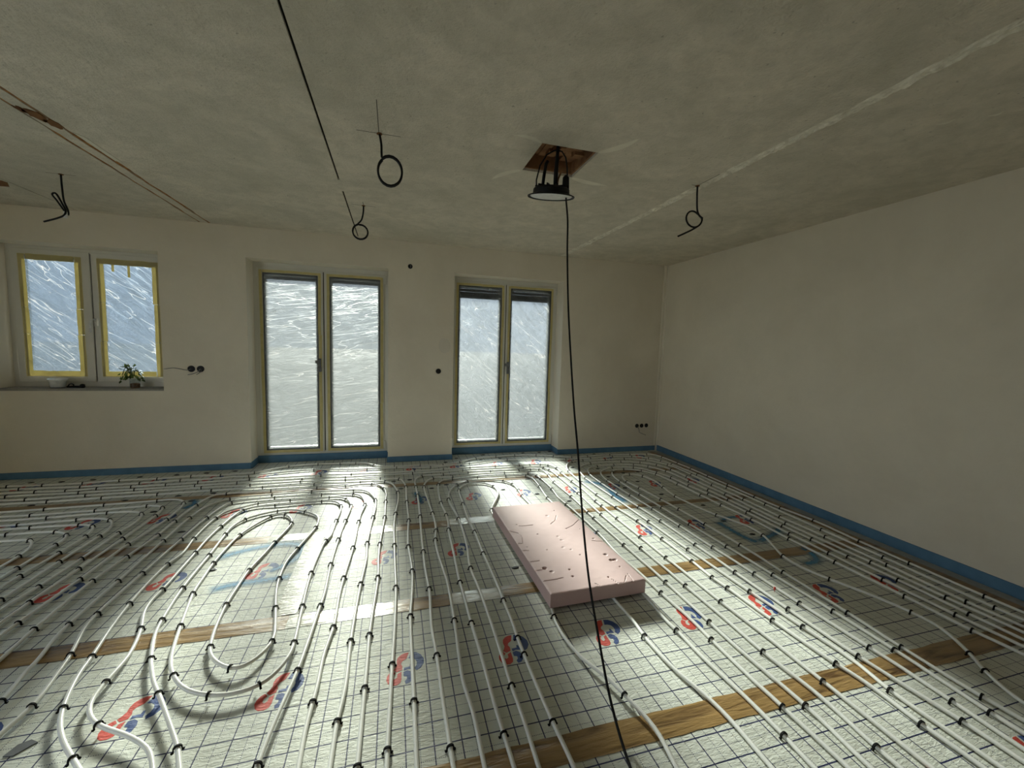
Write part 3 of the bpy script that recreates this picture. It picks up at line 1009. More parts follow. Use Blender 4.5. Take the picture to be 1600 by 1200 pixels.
# ------------------------------------------------------------------ heating pipes
PIPE_ROUTES = {
    'R1': '-4085,4863 -3485,4863 -3435,4865* -3161,4846* -2866,4847* -2587,4879* -2277,4871* -2000,4906* -1734,4889* -1647,4900 -1430,4922* -1312,4997 -1136,5098* -840,5142* -605,5124* -540,5123 -424,5109* -307,5096 -221,4990* -104,4914 16,4906* 301,4888* 565,4868* 777,4941* 1003,5086* 1272,5122* 1528,5130* 1820,5110* 2030,5022* 2248,4921* 2481,4938* 2820,4951* 3110,4924* 3350,4897* 3439,4870 3482,4716* 3497,4423* 3503,4176* 3497,3885* 3492,3579* 3480,3218* 3478,2928* 3513,2634* 3485,2246* 3477,1911* 3466,1520* 3469,1355 3469,755',
    'R2': '-4015,4763 -3415,4763 -3278,4764* -2816,4734* -2368,4757* -2040,4776* -1757,4774 -1618,4813 -1448,4803* -1261,4857 -1039,4903 -844,4918* -515,4883 -284,4851* 38,4847* 415,4802* 720,4848 886,4863* 1234,4945 1380,4946* 1862,4901* 2132,4847* 2310,4844 2475,4831* 2809,4867* 3077,4826* 3269,4712* 3353,4561* 3387,4388* 3417,3961* 3413,3506* 3411,3028* 3396,2474* 3385,2016* 3367,1432* 3370,1313 3370,713',
    'R3': '3286,677 3286,1277 3273,1507* 3290,1931* 3294,2363* 3287,2763* 3310,3181* 3319,3615* 3345,3974* 3324,4381* 3177,4637* 2915,4741* 2635,4742* 2334,4763* 2210,4747 2156,4731* 2086,4663 2016,4543 1963,4357* 1937,3958* 1928,3593* 1946,3253* 1975,2950* 1978,2622* 1971,2282* 1959,2082* 1967,1953* 1973,1646* 1991,1331* 2010,1180 2000,1000* 2006,865 2006,265',
    'R4': '3216,646 3216,1246 3207,1568* 3214,1987* 3207,2636* 3233,3335* 3233,3910* 3230,4192* 3179,4407* 3026,4543* 2791,4621* 2367,4614* 2255,4563 2166,4483 2107,4395 2079,4290 2047,4088* 2053,3502* 2062,2924* 2060,2430* 2072,1899* 2084,1567* 2096,1326 2067,1148* 2071,853 2071,253',
    'R5': '3133,610 3133,1210 3133,1427* 3140,1773* 3132,2079* 3139,2355* 3136,2607* 3142,2935* 3147,3207* 3152,3482* 3147,3769* 3128,4145* 3024,4364* 2883,4470* 2628,4504* 2398,4493* 2300,4459 2218,4381 2172,4273 2153,4194* 2137,3888* 2140,3562* 2158,3217* 2169,2906* 2165,2482* 2157,2095* 2146,1704* 2147,1340* 2158,1184 2180,971* 2182,837 2182,237',
    'R6': '3057,578 3057,1178 3047,1441* 3043,1800* 3046,2151* 3053,2470* 3069,2904* 3064,3380* 3040,3642* 3031,3919* 2982,4124* 2819,4360* 2542,4399* 2426,4354 2325,4266 2269,4119 2249,3953* 2252,3511* 2262,3154* 2266,2785* 2264,2416* 2267,2050* 2263,1733* 2268,1371* 2270,1253 2264,1045* 2252,831 2252,231',
    'R7': '2977,544 2977,1144 2960,1328* 2967,1637* 2962,2043* 2967,2400* 2983,2771* 2966,3102* 2963,3370* 2957,3711* 2929,4057* 2837,4224* 2654,4313* 2550,4308 2451,4231* 2397,4095 2368,3898* 2358,3508* 2367,3165* 2373,2801* 2378,2403* 2380,2014* 2383,1630* 2374,1323* 2349,972* 2346,871 2346,271',
    'R8': '2554,361 2554,961 2572,1017 2601,1068 2635,1122* 2714,1210* 2770,1294 2818,1382 2820,1519* 2759,1740 2698,1889* 2656,2053 2668,2194* 2715,2291 2813,2493* 2833,2653 2785,2816 2742,2917* 2699,3162 2684,3392* 2729,3651* 2765,3814 2735,4027* 2676,4097 2608,4122* 2536,4114 2481,4050 2441,3889* 2463,3677* 2483,3347* 2498,3096* 2504,2773* 2501,2402* 2475,2022* 2452,1601* 2429,1329* 2421,1031* 2432,908 2432,308',
    'R15': '-3936,4650 -3336,4650 -3094,4651* -2866,4634* -2645,4656* -2382,4650* -2110,4660* -1849,4678* -1409,4695* -1071,4695 -743,4703* -434,4682* -82,4670 232,4678* 550,4688* 862,4696* 1164,4695* 1457,4694* 1590,4680* 1719,4668* 1813,4627* 1869,4496* 1854,4324* 1851,4014* 1856,3766 1836,3439* 1834,3309* 1829,3030* 1828,2681* 1824,2365* 1825,2122 1821,1852* 1830,1488 1826,1261* 1825,1073 1823,937 1823,337',
    'R16': '-3867,4551 -3267,4551 -3224,4558* -2728,4563* -2311,4563* -1841,4581* -1488,4597* -905,4601* -487,4589* -163,4598 205,4602* 760,4616* 1152,4605 1473,4600* 1619,4587 1713,4537* 1757,4442* 1767,4183* 1763,3671* 1756,3556 1735,3136* 1732,2527* 1727,2039* 1725,1685 1719,1468* 1734,1177 1716,971* 1716,371',
    'R17': '200,681 200,1281 199,1357* 196,1558 196,1814* 190,2025 204,2288 205,2356* 198,2550 201,2812* 206,3115 215,3418* 221,3905* 219,4155* 215,4311 236,4413 295,4491* 528,4499* 808,4519* 1065,4514* 1394,4501* 1541,4503* 1646,4491* 1678,4415 1673,4259* 1648,4026* 1655,3592* 1648,3328 1641,3199* 1637,3071* 1633,2592* 1632,2101* 1622,1719* 1617,1534 1629,1183* 1625,1069 1613,969 1613,369',
    'R18': '303,655 303,1255 303,1498 290,1617 294,1755 309,2041* 316,2327 317,2412 297,2734 298,2967* 318,3119* 325,3266 320,3464* 299,3959 295,4134* 321,4265 406,4395* 620,4397* 929,4440 1208,4433* 1470,4374* 1539,4269* 1549,4153* 1549,3830* 1520,3586 1530,3410* 1541,2828* 1518,2473 1528,2277 1531,2008* 1539,1736 1533,1600* 1527,1297 1530,1196* 1533,989 1533,389',
    'R19': '400,630 400,1230 397,1358* 394,1486 395,1591 395,1755 391,2003* 391,2309 389,2387* 404,2802 412,3113* 428,3244 429,3407* 415,3685* 420,3935 442,4179* 474,4275 525,4319 611,4332* 878,4321* 1190,4313* 1413,4286* 1453,4236 1462,4102 1449,3923* 1413,3607* 1414,3503 1420,2017 1414,1902 1400,1776 1407,1700* 1404,1515 1418,1302 1421,1097* 1416,1019 1416,419',
    'R20': '482,609 482,1209 487,1397 484,1567* 488,1733 491,1979 489,2286 480,2530* 506,2803 518,3076 518,3305* 492,3750* 530,3959 579,4066 625,4131* 748,4223* 864,4247 975,4237 1125,4165* 1193,4048* 1203,3862* 1192,3706* 1199,3516 1224,2011 1227,1871 1224,1766 1215,1700* 1217,1566 1228,1454 1264,1299 1274,1178 1268,1010 1268,410',
    'R21': '600,580 600,1180 592,1363* 589,1615 590,1723* 592,1838* 598,1915 600,2149* 604,2260 599,2695* 602,3037* 594,3356 605,3617* 609,3810 622,3975* 656,4064 705,4116 788,4164 886,4145 944,4095 985,4020* 993,3915 982,3802 903,3606 825,3431* 816,3344 853,2060 827,1952* 818,1862 821,1765 837,1660,15 868,1559,22 900,1488,25 920,1397,25* 945,1298,25 954,1199,25 935,1083,25 935,483,25',
    'M1': '-3798,4452 -3198,4452 -3022,4444* -2622,4468* -2188,4480* -1757,4507* -1344,4497* -905,4524* -477,4494* -134,4469* 3,4452 68,4426* 106,4294 122,4167* 118,3764* 122,3356* 110,3136 104,2910* 117,2578* 105,2311 89,2127* 85,1816 83,1587* 80,1312 80,712',
    'M2': '-3732,4357 -3132,4357 -2821,4354* -2455,4373* -2050,4379* -1638,4405* -1212,4406* -760,4409* -327,4401* -156,4402 -76,4374* -13,4278 26,4138 44,4031* 47,3839 20,3518* 7,3273 9,2949* 13,2631 17,2412* 8,2026 -2,1807* -11,1557 -17,1403* -18,1337 -18,737',
    'M3': '-1650,1633 -1650,2233 -1669,2444* -1680,2866* -1657,3148* -1628,3457* -1630,3702* -1617,4031* -1598,4169 -1562,4272 -1473,4282* -1353,4301 -1108,4288* -716,4298* -456,4290* -322,4325 -207,4311* -136,4270 -88,4160* -64,4009 -66,3812* -66,3460* -90,2995* -93,2756 -88,2545* -110,2036* -110,1853 -111,1699* -113,1442 -114,1361* -114,761',
    'M4': '-1453,1352,19 -1453,1952,19* -1488,2121,16 -1491,2178,15 -1530,2354 -1537,2452* -1540,2838* -1548,3349* -1553,3747* -1529,3968 -1464,4084 -1405,4134* -1310,4161 -1074,4178* -744,4190* -376,4170* -310,4164 -241,4110 -184,3978 -155,3869* -147,3667 -158,3479* -171,3196 -178,3021* -169,2816 -184,2497* -194,2010* -189,1702 -201,1565* -202,1452 -202,852',
    'M5': '-1339,1189,19 -1339,1789,19 -1325,1904,19* -1358,2088,17 -1382,2196,14* -1420,2311 -1449,2404 -1459,2509* -1460,2609 -1453,2902* -1443,3347* -1426,3721* -1403,3907 -1362,4040* -1264,4072 -1029,4095* -645,4091* -432,4085 -359,4062* -299,4012 -261,3911 -238,3769* -260,3567 -264,3406* -268,2974* -287,2591* -292,2403 -286,2132* -304,1925 -301,1763 -305,1679* -309,1529 -303,1409 -303,809',
    'M6': '-884,1458,30 -987,1567,30 -1021,1604,30* -1091,1678,30 -1150,1755,30 -1186,1818,30 -1203,1858,30* -1240,1967,29 -1265,2055,25 -1283,2159,19* -1329,2381 -1354,2573* -1365,2716 -1366,2986* -1340,3109 -1364,3348* -1358,3699* -1321,3838 -1245,3892 -1132,3969* -883,3996* -569,4003* -479,4006 -406,3934* -366,3833 -352,3764* -367,3451* -381,3122* -385,2770* -374,2423 -378,2327* -385,2069,20 -394,1850,25* -422,1590,29 -432,1431,30* -432,831,30',
    'SP': '-645,1320,30 -758,1509,30 -774,1546,30 -805,1588,30 -851,1627,30 -912,1670,30 -974,1703,30 -1029,1736,30* -1075,1777,30 -1103,1811,30 -1118,1847,30 -1126,1902,30 -1127,1966,29* -1130,2115,21 -1159,2241,14 -1187,2335* -1241,2468 -1259,2562 -1255,2690* -1265,3115* -1271,3315 -1260,3528* -1209,3832* -1122,3899 -977,3897* -622,3920* -521,3909 -468,3854 -437,3781* -429,3654 -437,3466* -446,3162 -466,3117* -482,2886 -486,2688* -477,2447 -469,2346* -463,2249,14 -446,2042,26* -445,1943,30 -465,1889,30 -484,1839,30 -523,1796,30* -583,1776,30 -666,1777,30 -707,1791,30* -792,1833,30 -841,1880,30 -885,1938,30* -930,2021,27 -974,2158,19 -1014,2315* -1076,2601* -1084,2651 -1088,2743 -1099,2946* -1076,3337* -1027,3500 -956,3643* -907,3693 -841,3663* -786,3571 -762,3484* -793,3237 -807,3164* -827,2995 -858,2804* -862,2683 -864,2537 -863,2451* -842,2245,14 -810,2100,22* -795,2054,25 -753,1990,29 -706,1942,30 -669,1918,30* -620,1916,30 -579,1966,29 -545,2074,24* -568,2208,16 -604,2362* -645,2549 -658,2667* -663,2843 -632,3037* -572,3360* -572,3494 -602,3597 -705,3702* -816,3768 -932,3761* -1031,3719 -1132,3636* -1182,3483 -1179,3373* -1165,3060* -1156,2679* -1124,2388* -1102,2273 -1027,2077,24* -1004,2030,27 -932,1898,30 -891,1842,30* -830,1750,30 -756,1637,30 -711,1567,30* -674,1488,30 -569,1295,30',
    'S1': '-1780,1519 -1780,2419 -1776,2517* -1759,2906* -1747,3340* -1705,3748* -1733,4100* -1784,4183 -1842,4221 -1884,4222 -1983,4207* -2339,4187* -2720,4169* -2994,4159 -3994,4159',
    'S2': '-1858,1631 -1858,2531 -1856,2702* -1842,3039* -1829,3443* -1822,3843* -1849,4024* -1896,4078 -1937,4094 -2000,4091* -2329,4059* -2728,4048* -2920,4054 -3920,4054',
    'S3': '-1943,1754 -1943,2654 -1923,2869* -1911,3179* -1910,3550* -1899,3774 -1945,3917* -1983,3958 -2048,3980 -2214,3989* -2578,3967* -2859,3965 -3859,3965',
    'S4': '-2015,1857 -2015,2757* -2014,3162* -2005,3519* -2010,3632 -2053,3754 -2102,3827* -2193,3871 -2277,3885 -2351,3876* -2679,3855* -2785,3860 -3785,3860',
    'S5': '-2111,1995 -2111,2895 -2109,3020* -2096,3299* -2092,3532* -2111,3633 -2152,3725* -2212,3762 -2269,3768* -2560,3784* -2732,3784 -3732,3784',
    'S6': '-2193,2112 -2193,3012 -2194,3128* -2198,3431* -2199,3511 -2227,3589* -2279,3643 -2346,3671* -2484,3680 -2622,3682* -2665,3687 -3665,3687',
    'S7': '-2300,2266 -2300,3166 -2300,3297* -2323,3415 -2368,3506 -2410,3554* -2580,3567 -3580,3567',
}

LABELS = {
    'R1': 'outermost white heating pipe, right beside the blue strips of back and right walls',
    'R2': 'white heating pipe second from the blue strips, following back and right walls',
    'R3': 'outermost of six nested heating pipe loops by the right wall',
    'R4': 'second from outside of six nested heating pipe loops by the right wall',
    'R5': 'third from outside of six nested heating pipe loops by the right wall',
    'R6': 'fourth from outside of six nested heating pipe loops by the right wall',
    'R7': 'fifth from outside of six nested heating pipe loops by the right wall',
    'R8': 'innermost heating pipe loop by the right wall, its right leg wavy',
    'R15': 'third heating pipe from the back wall, bending toward the viewer right of the pink board',
    'R16': 'fourth heating pipe from the back wall, bending toward the viewer right of the pink board',
    'R17': 'outermost of five nested heating pipe arches around the pink board',
    'R18': 'second of five nested heating pipe arches, its right leg along the pink board edge',
    'R19': 'third of five nested heating pipe arches, its right leg beneath the pink board',
    'R20': 'fourth of five nested heating pipe arches, going under the middle of the pink board',
    'R21': 'innermost of five nested heating pipe arches, going under the pink board left corner',
    'M1': 'fifth heating pipe from the back wall, bending toward the viewer before the wall pier',
    'M2': 'sixth heating pipe from the back wall, bending toward the viewer before the left door',
    'M3': 'outermost of four heating pipe arches around the central coil',
    'M4': 'second of four heating pipe arches around the central coil',
    'M5': 'third of four heating pipe arches around the central coil',
    'M6': 'fourth heating pipe arch, lying next to the central coil',
    'SP': 'heating pipe coiled into a closed spiral over blue spray paint',
    'S1': 'outermost of seven nested heating pipe bends at the left edge',
    'S2': 'second from outside of seven nested heating pipe bends at the left edge',
    'S3': 'third from outside of seven nested heating pipe bends at the left edge',
    'S4': 'fourth from outside of seven nested heating pipe bends at the left edge',
    'S5': 'fifth from outside of seven nested heating pipe bends at the left edge',
    'S6': 'sixth from outside of seven nested heating pipe bends at the left edge',
    'S7': 'innermost of seven nested heating pipe bends at the left edge',
}
PR = 0.0085

def clip_mesh():
    """black staple: an arch over the pipe with two barbed feet"""
    path = [(-0.0185, 0.0050), (-0.0155, 0.0020), (-0.0125, 0.0030), (-0.0122, 0.0130)]
    for k in range(1, 8):
        a = math.pi - math.pi * k / 8
        path.append((0.0122 * math.cos(a), 0.0130 + 0.0115 * math.sin(a)))
    path += [(0.0122, 0.0130), (0.0125, 0.0030), (0.0155, 0.0020), (0.0185, 0.0050)]
    w, t = 0.0036, 0.0021
    vs, fs = [], []
    n = len(path)
    for i, (x, z) in enumerate(path):
        a, b = path[max(i - 1, 0)], path[min(i + 1, n - 1)]
        dx, dz = b[0] - a[0], b[1] - a[1]
        L = math.hypot(dx, dz)
        nx, nz = -dz / L * t, dx / L * t
        vs += [(x - nx, -w, z - nz), (x - nx, w, z - nz), (x + nx, w, z + nz), (x + nx, -w, z + nz)]
    for i in range(n - 1):
        for k in range(4):
            k2 = (k + 1) % 4
            fs.append((4 * i + k, 4 * i + k2, 4 * i + 4 + k2, 4 * i + 4 + k))
    fs += [(3, 2, 1, 0), (4 * n - 4, 4 * n - 3, 4 * n - 2, 4 * n - 1)]
    return MB().add(vs, fs).mesh('pipe_clip', M['clip'])
CLIP = clip_mesh()

for key, route in PIPE_ROUTES.items():
    pts, clips = [], []
    for tok in route.split():
        c = tok.endswith('*')
        q = [float(v) / 1000 for v in tok.rstrip('*').split(',')]
        p = Vector((q[0], q[1], q[2] if len(q) > 2 else 0.013))
        p.x = min(p.x, XR - 0.05)
        pts.append(p)
        if c:
            clips.append(p)
    curve = catmull(pts)
    for _ in range(3):
        curve = [curve[0]] + [(curve[i - 1] + curve[i] * 2 + curve[i + 1]) / 4 for i in range(1, len(curve) - 1)] + [curve[-1]]
    base = curve[len(curve) // 2]
    root = empty('heating_pipe', (base.x, base.y, 0.0))
    tag(root, LABELS[key], 'pipe', 'floor heating pipes clipped to the insulation')
    off = Vector((base.x, base.y, 0))
    MB().tube([p - off for p in curve], PR, 8).build('tube', M['pipe'], root, smooth=True)
    for c in clips:
        i = min(range(1, len(curve) - 1), key=lambda k: (curve[k] - c).length_squared)
        d = curve[i + 1] - curve[i - 1]
        o = link('pipe_clip', CLIP, root, curve[i] - off - Vector((0, 0, 0.013)))
        o.rotation_euler = (random.uniform(-.08, .08), 0, math.atan2(d.y, d.x) - math.pi / 2 + random.uniform(-.12, .12))

# ------------------------------------------------------------------ pink foam board
def foam_board():
    W, L, T = 0.60, 1.262, 0.080
    cx, cy, rz = 1.1115, 2.636, math.radians(1.25)
    cr, sr = math.cos(rz), math.sin(rz)
    def loc(x, y):
        dx, dy = x - cx, y - cy
        return dx * cr + dy * sr, -dx * sr + dy * cr
    dents = [((1.335, 2.329), .016, .006), ((1.338, 2.256), .018, .008), ((1.362, 2.256), .016, .007), ((1.35, 2.174), .007, .006),
             ((1.03, 2.213), .008, .007), ((1.018, 2.139), .008, .008), ((1.221, 2.084), .008, .007), ((1.17, 2.366), .006, .006),
             ((1.131, 2.581), .014, .003), ((1.127, 2.638), .012, .003), ((1.363, 2.555), .012, .004), ((1.238, 2.747), .006, .006),
             ((1.335, 2.719), .005, .005), ((1.276, 3.085), .006, .005), ((0.887, 2.26), .017, .010), ((0.913, 2.212), .015, .005),
             ((0.983, 2.473), .006, .006), ((0.865, 2.538), .005, .005), ((0.997, 2.705), .006, .006), ((0.896, 2.89), .006, .006),
             ((1.157, 2.849), .006, .005), ((1.18, 2.997), .015, .003), ((1.10, 2.48), .012, .003), ((1.14, 2.44), .010, .003)]
    cracks = [[(1.157, 2.849), (1.212, 2.905), (1.256, 2.99)], [(0.808, 2.798), (0.862, 2.753), (0.877, 2.686), (0.854, 2.593)],
              [(0.806, 2.604), (0.854, 2.593)], [(0.819, 2.498), (0.86, 2.489)], [(0.825, 2.351), (0.889, 2.351)],
              [(0.826, 2.246), (0.867, 2.246)], [(0.818, 2.125), (0.956, 2.136)], [(0.906, 2.86), (1.012, 2.858)],
              [(1.238, 2.747), (1.317, 2.794), (1.404, 2.88)], [(1.338, 2.529), (1.424, 2.492)], [(1.113, 2.041), (1.129, 2.013)],
              [(1.229, 2.057), (1.249, 2.001)], [(1.355, 2.089), (1.345, 2.013)], [(1.336, 2.076), (1.29, 2.017)]]
    D = [(loc(*c), r, d) for c, r, d in dents]
    K = [[loc(*q) for q in s] for s in cracks]
    segs = [(Vector(a), Vector(b)) for s in K for a, b in zip(s[:-1], s[1:])]
    nx, ny = 120, 252
    vs, fs = [], []
    for j in range(ny + 1):
        for i in range(nx + 1):
            x, y = W * (i / nx - .5), L * (j / ny - .5)
            z = T
            for (a, b), r, d in D:
                q = math.hypot(x - a, (y - b)) / r
                if q < 1:
                    z -= d * (1 - q * q)
            e = min(W / 2 - abs(x), L / 2 - abs(y))
            if e < 0.012:
                z -= 0.003 * (1 - e / 0.012) ** 2 + 0.004 * max(0, noise.noise(Vector((x * 40, y * 40, 2)))) * (1 - e / 0.012)
            z += 0.0006 * noise.noise(Vector((x * 25, y * 25, 5)))
            vs.append([x, y, z])
    for a, b in segs:
        n = int((b - a).length / 0.003) + 1
        for k in range(n + 1):
            p = a + (b - a) * k / n
            i, j = round((p.x / W + .5) * nx), round((p.y / L + .5) * ny)
            if 0 <= i <= nx and 0 <= j <= ny:
                v = vs[j * (nx + 1) + i]
                v[2] = min(v[2], T - 0.0028)
    def id_(i, j):
        return j * (nx + 1) + i
    for j in range(ny):
        for i in range(nx):
            fs.append((id_(i, j), id_(i + 1, j), id_(i + 1, j + 1), id_(i, j + 1)))
    rim = [(i, 0) for i in range(nx)] + [(nx, j) for j in range(ny)] + [(i, ny) for i in range(nx, 0, -1)] + [(0, j) for j in range(ny, 0, -1)]
    levels = [0.75, 0.5, 0.25, 0.0]
    prev = [id_(*r) for r in rim]
    for lv in levels:
        cur = []
        for r in rim:
            x, y, _ = vs[id_(*r)]
            s = 1 - 0.004 * abs(noise.noise(Vector((x * 30, y * 30, lv * 6))))
            cur.append(len(vs))
            vs.append([x * s, y * (1 - (1 - s) * 0.5), T * lv])
        m = len(rim)
        for k in range(m):
            k2 = (k + 1) % m
            fs.append((prev[k2], prev[k], cur[k], cur[k2]))
        prev = cur
    fs.append(tuple(prev)[::-1])
    o = MB().add(vs, fs).build('foam_board', M['pink_foam'], None, loc=(cx, cy, 0.0262))
    o.rotation_euler = (0, 0, rz)
    return tag(o, 'pink foam insulation board lying on the heating pipes', 'foam board')
foam_board()

# ------------------------------------------------------------------ hanging lamp and its cable
def lamp():
    cx, cy, z = 0.922, 2.485, 2.352
    root = empty('ceiling_lamp', (cx, cy, z))
    root.rotation_euler = (math.radians(10.5), math.radians(-1.5), 0)
    tag(root, 'black round downlight dangling from the square ceiling hole', 'lamp')
    body = MB().lathe([(0.128, 0.012), (0.142, 0.004), (0.144, 0.010), (0.112, 0.022), (0.110, 0.048), (0.098, 0.060), (0.03, 0.062)], n=40)
    hs = body.build('housing', M['black_plastic'], root, smooth=False)
    MB().lathe([(0.112, 0.007), (0.127, 0.009), (0.127, 0.0125), (0.02, 0.0126)], n=40).build('diffuser', M['white_plastic'], hs, smooth=True)
    for k in range(10):
        a = 2 * math.pi * k / 10
        MB().box(-0.004, 0.004, 0.055, 0.100, 0.058, 0.070).build('cooling_fin', M['black_plastic'], hs).rotation_euler = (0, 0, a)
    MB().tube([(0.02, -0.01, 0.055), (0.018, -0.008, 0.15), (0.022, 0.0, 0.22), (0.028, 0.01, 0.36)], [0.013, 0.013, 0.011, 0.009], 10).build('conduit', M['black_plastic'], root, smooth=True)
    MB().tube([(-0.055, 0.01, 0.055), (-0.050, 0.012, 0.12), (-0.040, 0.015, 0.19), (-0.030, 0.02, 0.205)], 0.010, 8).build('bracket_arm', M['black_plastic'], root, smooth=True)
    MB().tube([(-0.100, -0.01, 0.055), (-0.103, -0.01, 0.09), (-0.085, -0.005, 0.17), (-0.045, 0.0, 0.235), (0.0, 0.002, 0.262), (0.022, 0.004, 0.268)], 0.0045, 8).build('wire', M['black_plastic'], root, smooth=True)
    MB().tube([(0.022, 0.004, 0.268), (0.05, 0.0, 0.262), (0.072, -0.01, 0.232), (0.082, -0.02, 0.18), (0.086, -0.026, 0.13)], 0.0045, 8).build('wire', M['black_plastic'], root, smooth=True)
    MB().tube([(0.030, -0.005, 0.055), (0.036, -0.006, 0.11), (0.05, -0.012, 0.150), (0.078, -0.02, 0.156)], 0.006, 8).build('inner_wire', M['clay'], root, smooth=True)
    return root
lamp()
def power_cable():
    path = [(1.008, 2.459, 2.475), (1.009, 2.455, 2.40), (1.008, 2.450, 2.350), (0.997, 2.384, 2.199), (0.993, 2.362, 2.028), (0.980, 2.281, 1.679),
            (0.962, 2.173, 1.384), (0.943, 2.058, 1.110), (0.926, 1.955, 0.915), (0.908, 1.853, 0.695), (0.895, 1.771, 0.527),
            (0.876, 1.662, 0.364), (0.849, 1.499, 0.203), (0.828, 1.369, 0.090), (0.809, 1.257, 0.036), (0.790, 1.143, 0.012),
            (0.765, 0.98, 0.006), (0.78, 0.7, 0.006), (0.84, 0.35, 0.006)]
    root = empty('power_cable', (0.79, 1.143, 0))
    tag(root, 'long black cable hanging from the lamp down to the floor', 'cable')
    off = Vector((0.79, 1.143, 0))
    c = catmull(path, 0.03)
    MB().tube([p - off for p in c], 0.0055, 8).build('cord', M['black_plastic'], root, smooth=True)
    MB().lathe([(0.008, 0.055), (0.020, 0.040), (0.022, -0.02), (0.019, -0.055), (0.008, -0.075)], n=14).build('plug', M['black_plastic'], root, smooth=True,
        loc=Vector((1.007, 2.462, 2.435)) - off)
power_cable()

# ------------------------------------------------------------------ cable ends hanging from the ceiling
def hanging(label, pts, r, tape=None):
    b = Vector(pts[0])
    root = empty('hanging_cable', b)
    tag(root, label, 'cable', 'cable ends hanging from the ceiling')
    cb_ = MB().tube([p - b for p in catmull(pts, 0.015)], r, 8).build('cable', M['black_plastic'], root, smooth=True)
    MB().lathe([(0.016, -0.004), (0.014, 0.0), (0.004, 0.001)], n=12).build('outlet', M['rust'], root)
    if tape:
        MB().lathe([(0.012, -0.022), (0.013, 0.0), (0.012, 0.022)], n=10).build('tape_wrap', M['white_plastic'], cb_, loc=Vector(tape) - b)
    return root
def loop(cx, y, cz, rx, rz_, a0, a1, n, dy=0.02):
    return [(cx + rx * math.cos(math.radians(a0 + (a1 - a0) * k / n)), y + dy * (k / n - .5), cz + rz_ * math.sin(math.radians(a0 + (a1 - a0) * k / n))) for k in range(n + 1)]
hanging('bent black cable end hanging from the ceiling above the left window',
        [(-2.383, 4.02, 2.616), (-2.381, 4.02, 2.52), (-2.374, 4.02, 2.42), (-2.360, 4.03, 2.36), (-2.366, 4.04, 2.33), (-2.385, 4.05, 2.345), (-2.435, 4.05, 2.43),
         (-2.455, 4.04, 2.470), (-2.430, 4.03, 2.478), (-2.385, 4.02, 2.40), (-2.362, 4.01, 2.35), (-2.372, 4.01, 2.32), (-2.41, 4.01, 2.295), (-2.497, 4.01, 2.258)], 0.0062,
        (-2.372, 4.02, 2.325))
hanging('coiled black cable hanging alone in the middle of the ceiling',
        [(-0.082, 2.588, 2.616), (-0.072, 2.588, 2.56), (-0.070, 2.588, 2.505)] + loop(-0.024, 2.588, 2.418, 0.066, 0.080, 130, -590, 40, 0.03), 0.0062)
hanging('coiled black cable hanging close to the back wall beside the ceiling joint',
        [(-0.256, 3.946, 2.616), (-0.258, 3.946, 2.56), (-0.275, 3.946, 2.49), (-0.305, 3.946, 2.455)] + loop(-0.283, 3.946, 2.391, 0.062, 0.062, 110, 470 + 350, 40, 0.03), 0.0065)
hanging('black cable with one loop hanging right of the lamp beside the filler ridge',
        [(2.071, 2.606, 2.616), (2.073, 2.606, 2.54), (2.086, 2.606, 2.44), (2.105, 2.60, 2.405)] + loop(2.058, 2.606, 2.385, 0.060, 0.058, 10, -290, 20, 0.03) +
        [(2.108, 2.61, 2.415), (2.122, 2.60, 2.39), (2.105, 2.59, 2.352), (2.05, 2.59, 2.312), (1.99, 2.59, 2.28), (1.924, 2.59, 2.248)], 0.0062)

# ------------------------------------------------------------------ wall boxes and openings
def wall_box(name, label, x, z, r=0.033, group=None, wires=()):
    root = empty(name, (x, YB, z))
    tag(root, label, 'wall box', group)
    m = MB().lathe([(r, 0.0), (r, 0.004), (r - 0.004, 0.005), (r - 0.005, 0.001), (0.004, 0.0008)], n=20)
    m.v = [(a, -c, b) for a, b, c in m.v]
    m.f = [q[::-1] for q in m.f]
    m.build('box_rim', M['black_plastic'], root)
    for w in wires:
        MB().tube(catmull([(a, b, c) for a, b, c in w], 0.01), 0.0035, 6).build('wire', M['handle'], root, smooth=True)
    return root
wall_box('wall_box', 'left round black wall box of the pair right of the window', -2.052, 1.104, 0.034, 'round wall boxes',
         [[(0, -0.006, 0), (-0.03, -0.02, -0.012), (-0.09, -0.03, 0.0), (-0.15, -0.025, 0.008), (-0.235, -0.02, -0.006)]])
wall_box('wall_box', 'right round black wall box of the pair right of the window', -1.968, 1.104, 0.034, 'round wall boxes',
         [[(0, -0.006, 0), (-0.02, -0.025, -0.03), (-0.06, -0.03, -0.05), (-0.11, -0.025, -0.062)],
          [(0.01, -0.006, -0.01), (0.0, -0.02, -0.035), (-0.03, -0.03, -0.06)]])
wall_box('wall_box', 'leftmost of three round black wall boxes low in the right corner', 3.335, 0.364, 0.029, 'round wall boxes',
         [[(0.01, -0.006, -0.01), (0.02, -0.03, -0.05), (0.03, -0.03, -0.09), (0.075, -0.03, -0.11), (0.14, -0.02, -0.135)]])
wall_box('wall_box', 'middle of three round black wall boxes low in the right corner', 3.412, 0.364, 0.029, 'round wall boxes')
wall_box('wall_box', 'rightmost of three round black wall boxes low in the right corner', 3.488, 0.366, 0.029, 'round wall boxes')
wall_box('wall_box', 'single round black wall box on the pier between the doors', 0.526, 1.109, 0.032, 'round wall boxes')
wall_box('wall_opening', 'small round cable opening high between the two doors', 0.183, 2.338, 0.027, None,
         [[(0, -0.004, 0.012), (0.01, -0.012, 0.0), (0.0, -0.006, -0.012)]])

